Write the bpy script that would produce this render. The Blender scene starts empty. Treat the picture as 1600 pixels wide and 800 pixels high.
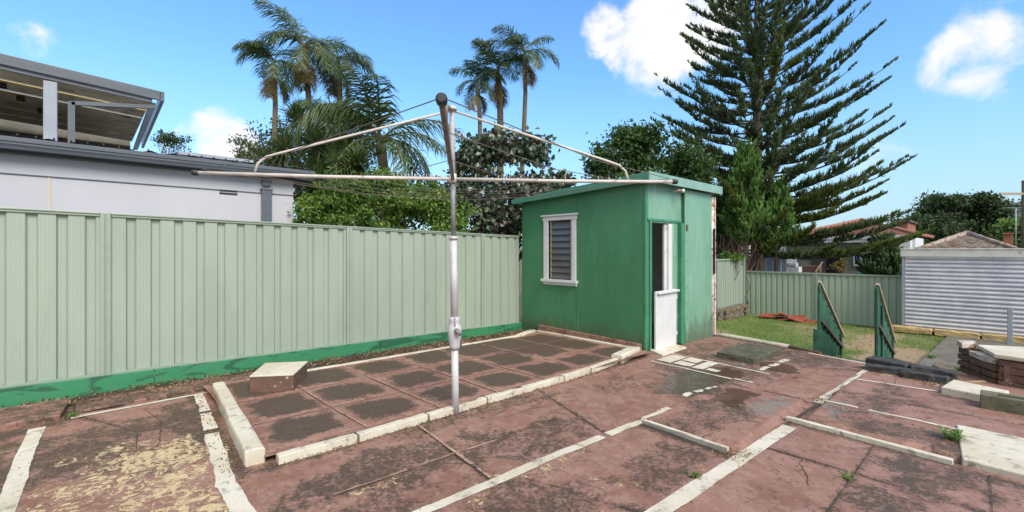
import bpy, bmesh, math, random
import numpy as np
from mathutils import Vector, Matrix, Euler
R = math.radians
random.seed(7); rng = np.random.default_rng(7)
S = bpy.context.scene
# ------------------------------------------------------------------ camera, world, sun, exposure
HEAD = R(46.64); CXX, SXX = math.cos(HEAD), math.sin(HEAD)
cam = bpy.data.cameras.new('camera'); camo = bpy.data.objects.new('camera', cam); S.collection.objects.link(camo)
camo.location = (0, 0, 1.6); camo.rotation_euler = (R(90), 0, HEAD - R(90))
cam.lens = 16; cam.sensor_width = 36; cam.shift_y = -10 / 1600; cam.clip_end = 3000; cam.clip_start = .05
S.camera = camo
S.render.resolution_x = 1024; S.render.resolution_y = 512
S.view_settings.view_transform = 'Standard'; S.view_settings.look = 'None'
S.view_settings.gamma = 1; S.view_settings.exposure = 1.05

def ray(px, py):
    x = (px - 800) / 711; z = (390 - py) / 711
    return Vector((CXX + SXX * x, SXX - CXX * x, z))
def at(px, py, d): r = ray(px, py); return Vector((r.x * d, r.y * d, 1.6 + r.z * d))   # a survey of the plot: picture bearing and distance to a place
def gz(x, y=0): return -.015 * x                                                        # the paving falls gently away

SUN_EL, SUN_AZ = R(44), math.atan2(-.86, -.18)
w = bpy.data.worlds.new('World'); S.world = w; w.use_nodes = True
nt = w.node_tree; N = nt.nodes; L = nt.links
for n in list(N): N.remove(n)
def nd(nt, t, **k):
    n = nt.nodes.new(t)
    for a, b in k.items():
        if a.startswith('i_'): n.inputs[a[2:].replace('_', ' ')].default_value = b
        else: setattr(n, a, b)
    return n
out = nd(nt, 'ShaderNodeOutputWorld'); bg = nd(nt, 'ShaderNodeBackground'); bg.inputs[1].default_value = .105
sky = nd(nt, 'ShaderNodeTexSky', sky_type='NISHITA', sun_disc=False, sun_elevation=SUN_EL, altitude=20, air_density=1.35, dust_density=1.0, ozone_density=3.2)
sky.sun_rotation = R(90) - SUN_AZ
tc = nd(nt, 'ShaderNodeTexCoord')
nz = nd(nt, 'ShaderNodeTexNoise'); nz.inputs['Scale'].default_value = 8; nz.inputs['Detail'].default_value = 9; nz.inputs['Roughness'].default_value = .55; nz.inputs['Distortion'].default_value = .35
L.new(tc.outputs['Generated'], nz.inputs['Vector'])
acc = None
for (px, py, deg, k) in [(1065, 25, 10, 1.8), (950, 45, 4.5, 1.4), (1100, 85, 6, 1.2), (1528, 82, 5.4, 1.6), (1570, 5, 5, 1.0), (345, 215, 5, 1.3), (250, 200, 4.5, 1.1), (40, 75, 3, .35),
                         (690, 135, 3, .35), (1400, 290, 9, .35), (600, 290, 8, .4), (790, 240, 5, .3), (1130, 290, 8, .6), (870, 250, 5, .3), (1345, 330, 7, .45)]:
    d = ray(px, py).normalized()
    dp = nd(nt, 'ShaderNodeVectorMath', operation='DOT_PRODUCT'); L.new(tc.outputs['Generated'], dp.inputs[0]); dp.inputs[1].default_value = d
    mr = nd(nt, 'ShaderNodeMapRange', interpolation_type='SMOOTHSTEP'); L.new(dp.outputs['Value'], mr.inputs[0])
    mr.inputs[1].default_value = math.cos(R(deg)); mr.inputs[2].default_value = 1; mr.inputs[4].default_value = k
    if acc is None: acc = mr.outputs[0]
    else:
        a = nd(nt, 'ShaderNodeMath', operation='MAXIMUM'); L.new(acc, a.inputs[0]); L.new(mr.outputs[0], a.inputs[1]); acc = a.outputs[0]
# unseen white clouds added behind the viewer and overhead for neutral fill light
sp = nd(nt, 'ShaderNodeSeparateXYZ'); L.new(tc.outputs['Generated'], sp.inputs[0])
bd = nd(nt, 'ShaderNodeVectorMath', operation='DOT_PRODUCT'); L.new(tc.outputs['Generated'], bd.inputs[0]); bd.inputs[1].default_value = (-CXX, -SXX, .25)
bm_ = nd(nt, 'ShaderNodeMapRange', interpolation_type='SMOOTHSTEP'); L.new(bd.outputs['Value'], bm_.inputs[0]); bm_.inputs[1].default_value = .0; bm_.inputs[2].default_value = .5; bm_.inputs[4].default_value = 1.5
a = nd(nt, 'ShaderNodeMath', operation='MAXIMUM'); L.new(acc, a.inputs[0]); L.new(bm_.outputs[0], a.inputs[1]); acc = a.outputs[0]
zd = nd(nt, 'ShaderNodeMapRange', interpolation_type='SMOOTHSTEP'); L.new(sp.outputs['Z'], zd.inputs[0]); zd.inputs[1].default_value = .66; zd.inputs[2].default_value = .85; zd.inputs[4].default_value = 1.3
a = nd(nt, 'ShaderNodeMath', operation='MAXIMUM'); L.new(acc, a.inputs[0]); L.new(zd.outputs[0], a.inputs[1]); acc = a.outputs[0]
s1 = nd(nt, 'ShaderNodeMath', operation='MULTIPLY_ADD'); L.new(nz.outputs['Fac'], s1.inputs[0]); s1.inputs[1].default_value = 4.4; s1.inputs[2].default_value = -2.6
s2 = nd(nt, 'ShaderNodeMath', operation='ADD'); L.new(s1.outputs[0], s2.inputs[0]); L.new(acc, s2.inputs[1])
mk = nd(nt, 'ShaderNodeMapRange', interpolation_type='SMOOTHSTEP'); L.new(s2.outputs[0], mk.inputs[0]); mk.inputs[1].default_value = .25; mk.inputs[2].default_value = 1.15
gate = nd(nt, 'ShaderNodeMapRange'); L.new(acc, gate.inputs[0]); gate.inputs[1].default_value = 0; gate.inputs[2].default_value = .25
mm = nd(nt, 'ShaderNodeMath', operation='MULTIPLY'); L.new(mk.outputs[0], mm.inputs[0]); L.new(gate.outputs[0], mm.inputs[1])
tint = nd(nt, 'ShaderNodeMix', data_type='RGBA', blend_type='MULTIPLY'); tint.inputs[0].default_value = 1
L.new(sky.outputs[0], tint.inputs[6]); tint.inputs[7].default_value = (.66, .97, 1.22, 1)
mx = nd(nt, 'ShaderNodeMix', data_type='RGBA'); L.new(mm.outputs[0], mx.inputs[0]); hz = nd(nt, 'ShaderNodeMapRange', interpolation_type='SMOOTHSTEP'); L.new(sp.outputs['Z'], hz.inputs[0]); hz.inputs[1].default_value = -.02; hz.inputs[2].default_value = .36; hz.inputs[3].default_value = .62; hz.inputs[4].default_value = 0
hm = nd(nt, 'ShaderNodeMix', data_type='RGBA'); L.new(hz.outputs[0], hm.inputs[0]); L.new(tint.outputs[2], hm.inputs[6]); hm.inputs[7].default_value = (2.5, 3.2, 4.2, 1)
L.new(hm.outputs[2], mx.inputs[6]); mx.inputs[7].default_value = (4.7, 4.7, 4.7, 1)
L.new(mx.outputs[2], bg.inputs[0]); L.new(bg.outputs[0], out.inputs[0])

sun = bpy.data.lights.new('sun', 'SUN'); sun.energy = 2.2; sun.angle = R(32); sun.color = (1, .94, .85)
suno = bpy.data.objects.new('sun', sun); S.collection.objects.link(suno)
sd = Vector((math.cos(SUN_EL) * math.cos(SUN_AZ), math.cos(SUN_EL) * math.sin(SUN_AZ), math.sin(SUN_EL)))
suno.rotation_euler = sd.to_track_quat('Z', 'Y').to_euler(); suno.location = (0, 0, 30)

# ------------------------------------------------------------------ helpers
def wloc(o):
    v = Vector((0, 0, 0))
    while o is not None: v += o.location; o = o.parent
    return v
def link(o, parent=None, world=True):
    S.collection.objects.link(o)
    if parent is not None:
        if world: o.location = -wloc(parent)
        o.parent = parent
    return o
def tag(o, label=None, cat=None, group=None, kind=None):
    if label: o['label'] = label
    if cat: o['category'] = cat
    if group: o['group'] = group
    if kind: o['kind'] = kind
    return o
def thing(name, label, cat, loc=(0, 0, 0), group=None):
    o = bpy.data.objects.new(name, None); o.location = loc; o.empty_display_size = .1; S.collection.objects.link(o)
    return tag(o, label, cat, group)
def copy_tree(o, parent=None):
    c = o.copy(); S.collection.objects.link(c)
    if parent is not None: c.parent = parent
    for ch in [x for x in bpy.data.objects if x.parent == o]: copy_tree(ch, c)
    return c
class MB:
    def __init__(s): s.v = []; s.f = []; s.sm = []
    def add(s, vs, fs, smooth=False):
        b = len(s.v); s.v += [tuple(p) for p in vs]
        for f in fs: s.f.append(tuple(i + b for i in f)); s.sm.append(smooth)
        return s
    def box(s, a, b):
        x0, y0, z0 = a; x1, y1, z1 = b
        return s.add([(x0,y0,z0),(x1,y0,z0),(x1,y1,z0),(x0,y1,z0),(x0,y0,z1),(x1,y0,z1),(x1,y1,z1),(x0,y1,z1)],
                     [(0,3,2,1),(4,5,6,7),(0,1,5,4),(1,2,6,5),(2,3,7,6),(3,0,4,7)])
    def obox(s, c, size, rot=(0,0,0), jit=0):
        M = Euler(rot).to_matrix(); h = Vector(size) / 2; vs = []
        for z in (-1, 1):
            for (x, y) in ((-1,-1),(1,-1),(1,1),(-1,1)):
                p = Vector((x*h.x, y*h.y, z*h.z))
                if jit: p += Vector((random.uniform(-jit,jit), random.uniform(-jit,jit), random.uniform(-jit,jit)))
                vs.append(M @ p + Vector(c))
        return s.add(vs, [(0,3,2,1),(4,5,6,7),(0,1,5,4),(1,2,6,5),(2,3,7,6),(3,0,4,7)])
    def beam(s, p, q, w, h, up=(0,0,1)):
        p = Vector(p); q = Vector(q); d = (q - p).normalized(); u = Vector(up); r = d.cross(u).normalized() * w / 2; u = r.cross(d).normalized() * h / 2
        return s.add([p-r-u, p+r-u, p+r+u, p-r+u, q-r-u, q+r-u, q+r+u, q-r+u], [(0,3,2,1),(4,5,6,7),(0,1,5,4),(1,2,6,5),(2,3,7,6),(3,0,4,7)])
    def tube(s, pts, rad, n=8, cap=True, smooth=True):
        pts = [Vector(p) for p in pts]; m = len(pts)
        if not isinstance(rad, (list, tuple)): rad = [rad] * m
        vs = []; prev = None
        for i, p in enumerate(pts):
            d = (pts[min(i+1, m-1)] - pts[max(i-1, 0)]).normalized()
            a = prev if prev is not None else (Vector((0,0,1)) if abs(d.z) < .9 else Vector((1,0,0)))
            u = (a - d * a.dot(d)).normalized(); prev = u; v = d.cross(u)
            for k in range(n):
                t = 2*math.pi*k/n; vs.append(p + (u*math.cos(t) + v*math.sin(t)) * rad[i])
        fs = []
        for i in range(m-1):
            for k in range(n): fs.append((i*n+k, i*n+(k+1) % n, (i+1)*n+(k+1) % n, (i+1)*n+k))
        s.add(vs, fs, smooth)
        if cap: 
            b = len(s.v) - len(vs); s.f.append(tuple(b+k for k in reversed(range(n)))); s.sm.append(False)
            s.f.append(tuple(b+(m-1)*n+k for k in range(n))); s.sm.append(False)
        return s
    def prism(s, poly, z0, z1):
        n = len(poly)
        def zz(f, p): return f(*p) if callable(f) else f
        return s.add([(p[0], p[1], zz(z0, p)) for p in poly] + [(p[0], p[1], zz(z1, p)) for p in poly],
                     [tuple(reversed(range(n))), tuple(range(n, 2*n))] + [(i, (i+1) % n, n+(i+1) % n, n+i) for i in range(n)])
    def build(s, name, mat, parent=None, bevel=0, world=True, seg=2):
        me = bpy.data.meshes.new(name); me.from_pydata(s.v, [], s.f); me.materials.append(mat)
        me.polygons.foreach_set('use_smooth', s.sm); me.update()
        o = bpy.data.objects.new(name, me); link(o, parent, world)
        if bevel:
            b = o.modifiers.new('bevel', 'BEVEL'); b.width = bevel; b.segments = seg; b.limit_method = 'ANGLE'; b.angle_limit = R(35)
        return o
def rough(c, size, rot, name, mat, label, cat, group=None, amp=.012, cuts=5, seed=0, kind=None):
    b = bmesh.new(); bmesh.ops.create_cube(b, size=1); bmesh.ops.subdivide_edges(b, edges=b.edges[:], cuts=cuts, use_grid_fill=True)
    from mathutils import noise as mn
    for v in b.verts:
        v.co = Vector((v.co.x*size[0], v.co.y*size[1], v.co.z*size[2])); edge = sum(abs(abs(v.co[i])-size[i]/2) < 1e-5 for i in range(3))
        q = v.co*9 + Vector((seed*3.3, seed*1.7, 0)); v.co += mn.noise_vector(q)*amp + mn.noise_vector(q*3.1)*amp*.5; v.co *= 1 - .018*max(0, edge-1)*(1+mn.noise(q*2))
    me = bpy.data.meshes.new(name); b.to_mesh(me); b.free(); me.materials.append(mat); o = bpy.data.objects.new(name, me); o.location = c; o.rotation_euler = rot; S.collection.objects.link(o)
    m_ = o.modifiers.new('bevel', 'BEVEL'); m_.width = .006; m_.segments = 2; m_.limit_method = 'ANGLE'; m_.angle_limit = R(45)
    return tag(o, label, cat, group, kind)
def npmesh(name, V, F, mat, parent=None, smooth=False, world=True):
    V = np.asarray(V, dtype=np.float32); F = np.asarray(F, dtype=np.int32); k = F.shape[1]
    me = bpy.data.meshes.new(name); me.vertices.add(len(V)); me.vertices.foreach_set('co', V.ravel())
    me.loops.add(F.size); me.loops.foreach_set('vertex_index', F.ravel()); me.polygons.add(len(F))
    me.polygons.foreach_set('loop_start', np.arange(0, F.size, k, dtype=np.int32)); me.polygons.foreach_set('loop_total', np.full(len(F), k, dtype=np.int32))
    me.update(calc_edges=True); me.validate(); me.polygons.foreach_set('use_smooth', np.full(len(me.polygons), smooth))
    me.materials.append(mat); o = bpy.data.objects.new(name, me); link(o, parent, world); return o
def vnoise(x, y, s=1.0, seed=0):
    x = np.asarray(x) * s + 100; y = np.asarray(y) * s + 100; xi = np.floor(x).astype(int); yi = np.floor(y).astype(int); fx = x - xi; fy = y - yi
    fx = fx*fx*(3-2*fx); fy = fy*fy*(3-2*fy)
    def h(a, b):
        v = np.sin(a*127.1 + b*311.7 + seed*74.7) * 43758.5453; return v - np.floor(v)
    return (h(xi,yi)*(1-fx)+h(xi+1,yi)*fx)*(1-fy) + (h(xi,yi+1)*(1-fx)+h(xi+1,yi+1)*fx)*fy
def fbm(x, y, s=1, seed=0): return .5*vnoise(x,y,s,seed)+.3*vnoise(x,y,s*2.1,seed+1)+.2*vnoise(x,y,s*4.3,seed+2)

# ------------------------------------------------------------------ materials
def base(name):
    m = bpy.data.materials.new(name); m.use_nodes = True; t = m.node_tree; b = t.nodes['Principled BSDF']; return m, t, b
def noise(t, scale, detail=5, rough=.6, dist=0, vec=None, mapping=None):
    c = nd(t, 'ShaderNodeTexCoord'); n = nd(t, 'ShaderNodeTexNoise'); n.inputs['Scale'].default_value = scale; n.inputs['Detail'].default_value = detail
    n.inputs['Roughness'].default_value = rough; n.inputs['Distortion'].default_value = dist
    src = vec or c.outputs['Object']
    if mapping:
        mp = nd(t, 'ShaderNodeMapping'); mp.inputs['Scale'].default_value = mapping; t.links.new(src, mp.inputs[0]); src = mp.outputs[0]
    t.links.new(src, n.inputs['Vector']); return n.outputs['Fac']
def rng_(t, src, a, b, c=0, d=1, smooth=True):
    m = nd(t, 'ShaderNodeMapRange'); 
    if smooth: m.interpolation_type = 'SMOOTHSTEP'
    t.links.new(src, m.inputs[0]); m.inputs[1].default_value = a; m.inputs[2].default_value = b; m.inputs[3].default_value = c; m.inputs[4].default_value = d
    return m.outputs[0]
def mix(t, fac, a, b, mode='MIX'):
    m = nd(t, 'ShaderNodeMix', data_type='RGBA', blend_type=mode)
    for i, v in ((0, fac), (6, a), (7, b)):
        if isinstance(v, (int, float)): m.inputs[i].default_value = v
        elif isinstance(v, tuple): m.inputs[i].default_value = v if len(v) == 4 else v + (1,)
        else: t.links.new(v, m.inputs[i])
    return m.outputs[2]
def mth(t, op, a, b=None, c=None):
    m = nd(t, 'ShaderNodeMath', operation=op)
    for i, v in enumerate((a, b, c)):
        if v is None: continue
        if isinstance(v, (int, float)): m.inputs[i].default_value = v
        else: t.links.new(v, m.inputs[i])
    return m.outputs[0]
def bump(t, b, src, strength=.3, dist=.01, prev=None):
    n = nd(t, 'ShaderNodeBump'); n.inputs['Strength'].default_value = strength; n.inputs['Distance'].default_value = dist
    t.links.new(src, n.inputs['Height'])
    if prev is not None: t.links.new(prev, n.inputs['Normal'])
    t.links.new(n.outputs[0], b.inputs['Normal']); return n.outputs[0]
def attr(t, name):
    a = nd(t, 'ShaderNodeAttribute'); a.attribute_name = name; return a.outputs['Fac']
def simple(name, c1, c2=None, rough=.6, scale=3, bs=40, bst=.15, metal=0, c3=None, c3t=(.62, .72), c3s=9, mapping=None, spec=.5):
    m, t, b = base(name); c2 = c2 or tuple(x*.75 for x in c1)
    col = mix(t, rng_(t, noise(t, scale, 6, .65, mapping=mapping), .35, .65), c1, c2)
    if c3: col = mix(t, rng_(t, noise(t, c3s, 8, .7, .3), c3t[0], c3t[1]), col, c3)
    t.links.new(col, b.inputs['Base Color']); b.inputs['Roughness'].default_value = rough; b.inputs['Metallic'].default_value = metal
    b.inputs['Specular IOR Level'].default_value = spec
    if bst: bump(t, b, noise(t, bs, 5, .7), bst, .01)
    return m
def leafmat(name, cols, trans=.35, rough=.55, spec=.3):
    m, t, b = base(name)
    g = nd(t, 'ShaderNodeNewGeometry'); cr = nd(t, 'ShaderNodeValToRGB'); el = cr.color_ramp.elements
    el[0].position = 0; el[0].color = cols[0] + (1,); el[1].position = 1; el[1].color = cols[-1] + (1,)
    for i, c in enumerate(cols[1:-1]): e = el.new((i+1)/(len(cols)-1)); e.color = c + (1,)
    big = noise(t, .9, 2, .5); r = mth(t, 'MULTIPLY_ADD', g.outputs['Random Per Island'], .7, mth(t, 'MULTIPLY_ADD', big, 1.2, -.45))
    t.links.new(r, cr.inputs[0]); t.links.new(cr.outputs[0], b.inputs['Base Color']); b.inputs['Roughness'].default_value = rough; b.inputs['Specular IOR Level'].default_value = spec
    tr = nd(t, 'ShaderNodeBsdfTranslucent'); t.links.new(cr.outputs[0], tr.inputs[0])
    ms = nd(t, 'ShaderNodeMixShader'); ms.inputs[0].default_value = trans
    t.links.new(b.outputs[0], ms.inputs[1]); t.links.new(tr.outputs[0], ms.inputs[2]); t.links.new(ms.outputs[0], t.nodes['Material Output'].inputs[0])
    return m

def m_paving(name, platform=False):
    m, t, b = base(name)
    n1 = noise(t, 1.4, 6, .6); n2 = noise(t, 7, 8, .68, .4); n3 = noise(t, 30, 6, .7); n4 = noise(t, 110, 4, .6)
    col = mix(t, rng_(t, n1, .35, .65), (.188, .089, .060), (.245, .13, .094))
    col = mix(t, rng_(t, n2, .42, .62, 0, .6), col, (.31, .185, .145))            # worn, faded paint
    col = mix(t, rng_(t, n3, .5, .72, 0, .45), col, (.17, .075, .062))
    # bare concrete showing where paint has gone
    bare = attr(t, 'bare'); bm2 = rng_(t, mth(t, 'ADD', mth(t, 'MULTIPLY', n2, .9), mth(t, 'MULTIPLY', bare, .6)), .78, .84)
    col = mix(t, bm2, col, mix(t, n3, (.12, .105, .09), (.24, .21, .185)))
    # mould and moss
    ms = attr(t, 'moss')
    streak = noise(t, 4.5, 9, .72, .8)
    v = mth(t, 'ADD', mth(t, 'MULTIPLY', streak, 1.0), mth(t, 'MULTIPLY', ms, .46)); v = mth(t, 'ADD', v, mth(t, 'MULTIPLY', mth(t, 'SUBTRACT', n3, .5), .9))
    mk_ = rng_(t, v, .53, .80)
    col = mix(t, mth(t, 'MULTIPLY', mk_, .92), col, mix(t, rng_(t, n4, .35, .65), (.022, .015, .008), (.088, .060, .038)))
    # cream old paint exposed by flaking
    pl = attr(t, 'peel'); fl = noise(t, 11, 12, .78, 1.6); f2 = noise(t, 2.6, 5, .6); pv = mth(t, 'ADD', mth(t, 'ADD', fl, mth(t, 'MULTIPLY', mth(t, 'SUBTRACT', f2, .5), .35)), mth(t, 'MULTIPLY', pl, .225)); pk = rng_(t, pv, .685, .705, smooth=False)
    col = mix(t, pk, col, mix(t, n3, (.40, .30, .15), (.56, .45, .27)))
    # bright specks
    sp_ = rng_(t, noise(t, 42, 5, .6), .69, .72); col = mix(t, mth(t, 'MULTIPLY', sp_, rng_(t, n1, .45, .6)), col, (.50, .42, .35))
    wt = attr(t, 'wet'); wk = rng_(t, mth(t, 'ADD', wt, mth(t, 'MULTIPLY', mth(t, 'SUBTRACT', n2, .5), .9)), .42, .58)
    col = mix(t, wk, col, mix(t, .7, col, (.055, .030, .014)))
    t.links.new(col, b.inputs['Base Color'])
    ro = mth(t, 'SUBTRACT', rng_(t, n3, .3, .7, .62, .85), mth(t, 'MULTIPLY', wk, .40)); t.links.new(ro, b.inputs['Roughness'])
    h = mth(t, 'ADD', mth(t, 'MULTIPLY', n3, .6), mth(t, 'MULTIPLY', n4, .3)); h = mth(t, 'ADD', h, mth(t, 'MULTIPLY', pk, -.35)); h = mth(t, 'MULTIPLY', h, mth(t, 'SUBTRACT', 1, wk))
    bump(t, b, h, .55, .006); return m
M = {}
M['paving'] = m_paving('red_painted_concrete')
def m_whitepaint(name, dirty=.5):
    m, t, b = base(name)
    n1 = noise(t, 9, 8, .7, .5); n2 = noise(t, 40, 5, .7)
    col = mix(t, rng_(t, noise(t, 2.2, 4), .35, .65), (.56, .52, .43), (.47, .42, .32))
    col = mix(t, rng_(t, n1,   .585 - .1*dirty, .70, 0, .9), col, (.13, .11, .085)); col = mix(t, rng_(t, n2, .56, .72, 0, .45*dirty + .2), col, (.24, .19, .15))
    t.links.new(col, b.inputs['Base Color']); b.inputs['Roughness'].default_value = .8; bump(t, b, n2, .4, .005); return m
M['linepaint'] = m_whitepaint('white_line_paint', .8)
M['kerbpaint'] = m_whitepaint('white_kerb_paint', .6)
M['creamslab'] = m_whitepaint('cream_painted_slab', .15)
def m_lined(name, c1, c2, axis, scale, strength=.25, rough=.45, dirt=0):
    m, t, b = base(name); c = nd(t, 'ShaderNodeTexCoord'); s_ = nd(t, 'ShaderNodeSeparateXYZ'); t.links.new(c.outputs['Object'], s_.inputs[0])
    sn = mth(t, 'SINE', mth(t, 'MULTIPLY', s_.outputs[axis], scale))
    col = mix(t, rng_(t, noise(t, 1.5, 5, mapping=(1, 1, .3)), .35, .65), c1, c2)
    if dirt: col = mix(t, rng_(t, noise(t, 5, 9, .7, mapping=(1, 1, .25)), .56, .78, 0, dirt), col, tuple(x*.45 for x in c1))
    t.links.new(col, b.inputs['Base Color']); b.inputs['Roughness'].default_value = rough
    h = mth(t, 'ADD', mth(t, 'MULTIPLY', noise(t, 1.6, 3, .5, mapping=(2.2, 1, .5)), 9), sn); bump(t, b, h, strength, .0035); return m
M['fence'] = m_lined('pale_green_sheet', (.265, .32, .26), (.30, .355, .29), 'X', 210, .22, .42, .3)
M['fence2'] = m_lined('pale_green_sheet_back', (.31, .40, .305), (.35, .435, .335), 'Y', 210, .15, .45, .35)
M['fencetrim'] = simple('pale_green_trim', (.275, .335, .272), (.24, .30, .24), .4, bst=0)
def m_plinth():
    m, t, b = base('green_plinth_paint')
    n1 = noise(t, 2.3, 6, .6, 1.5, mapping=(.6, 1, 2.5))
    col = mix(t, rng_(t, n1, .5, .53), (.035, .20, .09), (.02, .105, .055)); col = mix(t, rng_(t, noise(t, 6, 8, .7), .62, .75, 0, .7), col, (.10, .27, .15))
    t.links.new(col, b.inputs['Base Color']); b.inputs['Roughness'].default_value = .5; bump(t, b, noise(t, 25), .3, .006); return m
M['plinth'] = m_plinth()
def m_shed(name='shed_green_paint', a=(.043, .180, .078), b_=(.058, .210, .098), fade=(.10, .255, .145), k=.55):
    m, t, b = base(name)
    n1 = noise(t, 1.1, 6, .65, mapping=(1, 1, .35)); n2 = noise(t, 6, 10, .75, mapping=(1, 1, .22)); n3 = noise(t, 35, 5, .7)
    col = mix(t, rng_(t, n1, .35, .65), a, b_); col = mix(t, rng_(t, n2, .5, .75, 0, k), col, fade)
    col = mix(t, rng_(t, noise(t, 3.4, 9, .72, mapping=(1, 1, .15)), .58, .78, 0, .5), col, (.03, .11, .06))
    c = nd(t, 'ShaderNodeTexCoord'); s_ = nd(t, 'ShaderNodeSeparateXYZ'); t.links.new(c.outputs['Object'], s_.inputs[0])
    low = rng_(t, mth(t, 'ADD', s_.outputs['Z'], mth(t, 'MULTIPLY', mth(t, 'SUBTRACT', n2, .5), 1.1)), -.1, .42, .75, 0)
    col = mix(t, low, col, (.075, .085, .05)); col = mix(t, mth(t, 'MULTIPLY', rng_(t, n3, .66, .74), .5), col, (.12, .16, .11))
    t.links.new(col, b.inputs['Base Color']); t.links.new(rng_(t, n2, .3, .7, .26, .5), b.inputs['Roughness']); h = mth(t, 'ADD', mth(t, 'MULTIPLY', noise(t, 3.5, 4, .6), 2.0), mth(t, 'MULTIPLY', n3, .25)); bump(t, b, h, .22, .012); return m
M['fasciafront'] = simple('sky_sheen_fascia_paint', (.22, .36, .29), (.17, .31, .24), .35, bst=.05, c3=(.05, .14, .09), c3t=(.68, .8), c3s=4)  # front fascia: reflected sky painted in as a paler grey-green
M['shedfront'] = m_shed('sky_sheen_green_front_paint', (.13, .29, .19), (.17, .33, .235), (.27, .42, .34), .9)  # shed green lightened on the front so the colour carries sky sheen
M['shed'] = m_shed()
M['shedtrim'] = simple('shed_green_trim', (.05, .23, .125), (.035, .17, .09), .45, bst=.1, c3=(.10, .24, .16), c3t=(.6, .8))
M['shedfascia'] = simple('fascia_green_paint', (.055, .20, .125), (.07, .23, .15), .35, bst=.05, c3=(.02, .09, .05), c3t=(.66, .78), c3s=4)
M['white'] = simple('white_gloss_paint', (.62, .62, .62), (.56, .56, .565), .38, bst=.06, c3=(.42, .36, .3), c3t=(.72, .78), c3s=12)
M['peelwhite'] = simple('peeling_white_paint', (.68, .63, .58), (.5, .42, .36), .7, scale=12, bst=.4, c3=(.26, .10, .06), c3t=(.54, .58), c3s=9)
M['inner'] = simple('shed_inner_wall', (.78, .80, .77), (.70, .72, .70), .8)
M['innerf'] = simple('shed_inner_floor', (.4, .4, .38))
def m_glass():
    m, t, b = base('louvre_glass'); tr = nd(t, 'ShaderNodeBsdfTransparent'); tr.inputs[0].default_value = (.82, .84, .82, 1); b.inputs['Base Color'].default_value = (.10, .10, .10, 1); b.inputs['Roughness'].default_value = .12
    fr = nd(t, 'ShaderNodeFresnel'); fr.inputs[0].default_value = 1.5; ms = nd(t, 'ShaderNodeMixShader'); t.links.new(mth(t, 'ADD', fr.outputs[0], .12), ms.inputs[0]); t.links.new(tr.outputs[0], ms.inputs[1]); t.links.new(b.outputs[0], ms.inputs[2])
    t.links.new(ms.outputs[0], t.nodes['Material Output'].inputs[0]); return m
M['glass'] = m_glass()
M['render'] = simple('pale_render_wall', (.47, .47, .51), (.43, .43, .47), .75, scale=.7, bs=18, bst=.08, c3=(.47, .43, .42), c3t=(.62, .8), c3s=1.6, mapping=(1, 1, .25))
M['gutter'] = simple('slate_grey_gutter', (.10, .115, .135), (.08, .095, .115), .4, bst=0, mapping=(.5, 1, 6))
M['greymetal'] = simple('grey_metal_post', (.30, .33, .38), (.25, .28, .33), .4, bst=0)
M['roofsheet'] = simple('weathered_roof_sheet', (.52, .45, .32), (.36, .32, .23), .75, scale=2, mapping=(1, .15, 1), bst=.2, c3=(.07, .065, .05), c3t=(.5, .7), c3s=2.5)
M['fibre'] = simple('grey_fibre_board', (.17, .15, .12), (.12, .11, .09), .85, mapping=(1, .2, 1))
M['polycarb'] = leafmat('translucent_strip', [(.72, .60, .36), (.80, .68, .42)], .7)
M['yellowstrip'] = leafmat('yellow_translucent_strip', [(.80, .55, .18), (.85, .62, .25)], .75)
M['line'] = simple('galvanised_tube', (.55, .51, .48), (.45, .41, .38), .5, scale=10, bs=60, bst=.1, c3=(.30, .20, .14), c3t=(.64, .72), c3s=25)
M['tubedark'] = simple('aged_dark_tube', (.12, .10, .085), (.20, .17, .15), .55, scale=14, c3=(.32, .29, .26), c3t=(.6, .7), c3s=20)
M['tubegrey'] = simple('grey_inner_tube', (.24, .235, .24), (.16, .155, .16), .45, scale=14)
M['mast'] = simple('silver_post_paint', (.50, .49, .50), (.42, .41, .42), .45, scale=6, bst=.08, c3=(.28, .25, .24), c3t=(.68, .73), c3s=18)
M['black'] = simple('black_rubber', (.022, .022, .022), rough=.5)
M['wire'] = simple('clothes_wire', (.10, .075, .06), (.16, .12, .10), .5, bst=0)
def m_galv():
    m, t, b = base('galvanised_corrugated_sheet')
    n1 = noise(t, 2.2, 6, .65, .4, mapping=(1, 1.2, .7)); col = mix(t, rng_(t, n1, .35, .68), (.90, .90, .94), (.74, .75, .80))
    n2 = noise(t, 7, 9, .75, .5, mapping=(1, .8, 2.2)); col = mix(t, rng_(t, n2, .67, .73, 0, .9), col, (.30, .13, .05))
    t.links.new(col, b.inputs['Base Color']); b.inputs['Metallic'].default_value = .7; b.inputs['Roughness'].default_value = .32; return m
M['galv'] = m_galv()
M['rustwhite'] = simple('rusty_white_fascia', (.60, .60, .57), (.54, .52, .48), .6, c3=(.34, .12, .05), c3t=(.60, .68), c3s=5, mapping=(1, 1, 1))
M['greenply'] = simple('weathered_green_panel', (.022, .092, .055), (.034, .125, .075), .6, scale=5, bs=20, bst=.3, c3=(.012, .05, .035), c3t=(.5, .62), c3s=6, mapping=(1, 1, .3))
M['timber'] = simple('bare_grey_timber', (.42, .34, .24), (.28, .21, .14), .85, scale=20, mapping=(.3, 2, 2), bst=.3)
M['darktimber'] = simple('dark_weathered_timber', (.055, .042, .032), (.10, .08, .06), .85, scale=20, mapping=(.3, 2, 2))
M['char'] = simple('blackened_masonry', (.022, .022, .024), (.05, .048, .046), .75, scale=14, bs=30, bst=.6, c3=(.10, .085, .06), c3t=(.62, .72), c3s=14)
M['brick'] = simple('old_brown_brick', (.15, .075, .052), (.095, .062, .045), .85, scale=11, bs=40, bst=.5, c3=(.42, .36, .28), c3t=(.60, .68), c3s=12)
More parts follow.
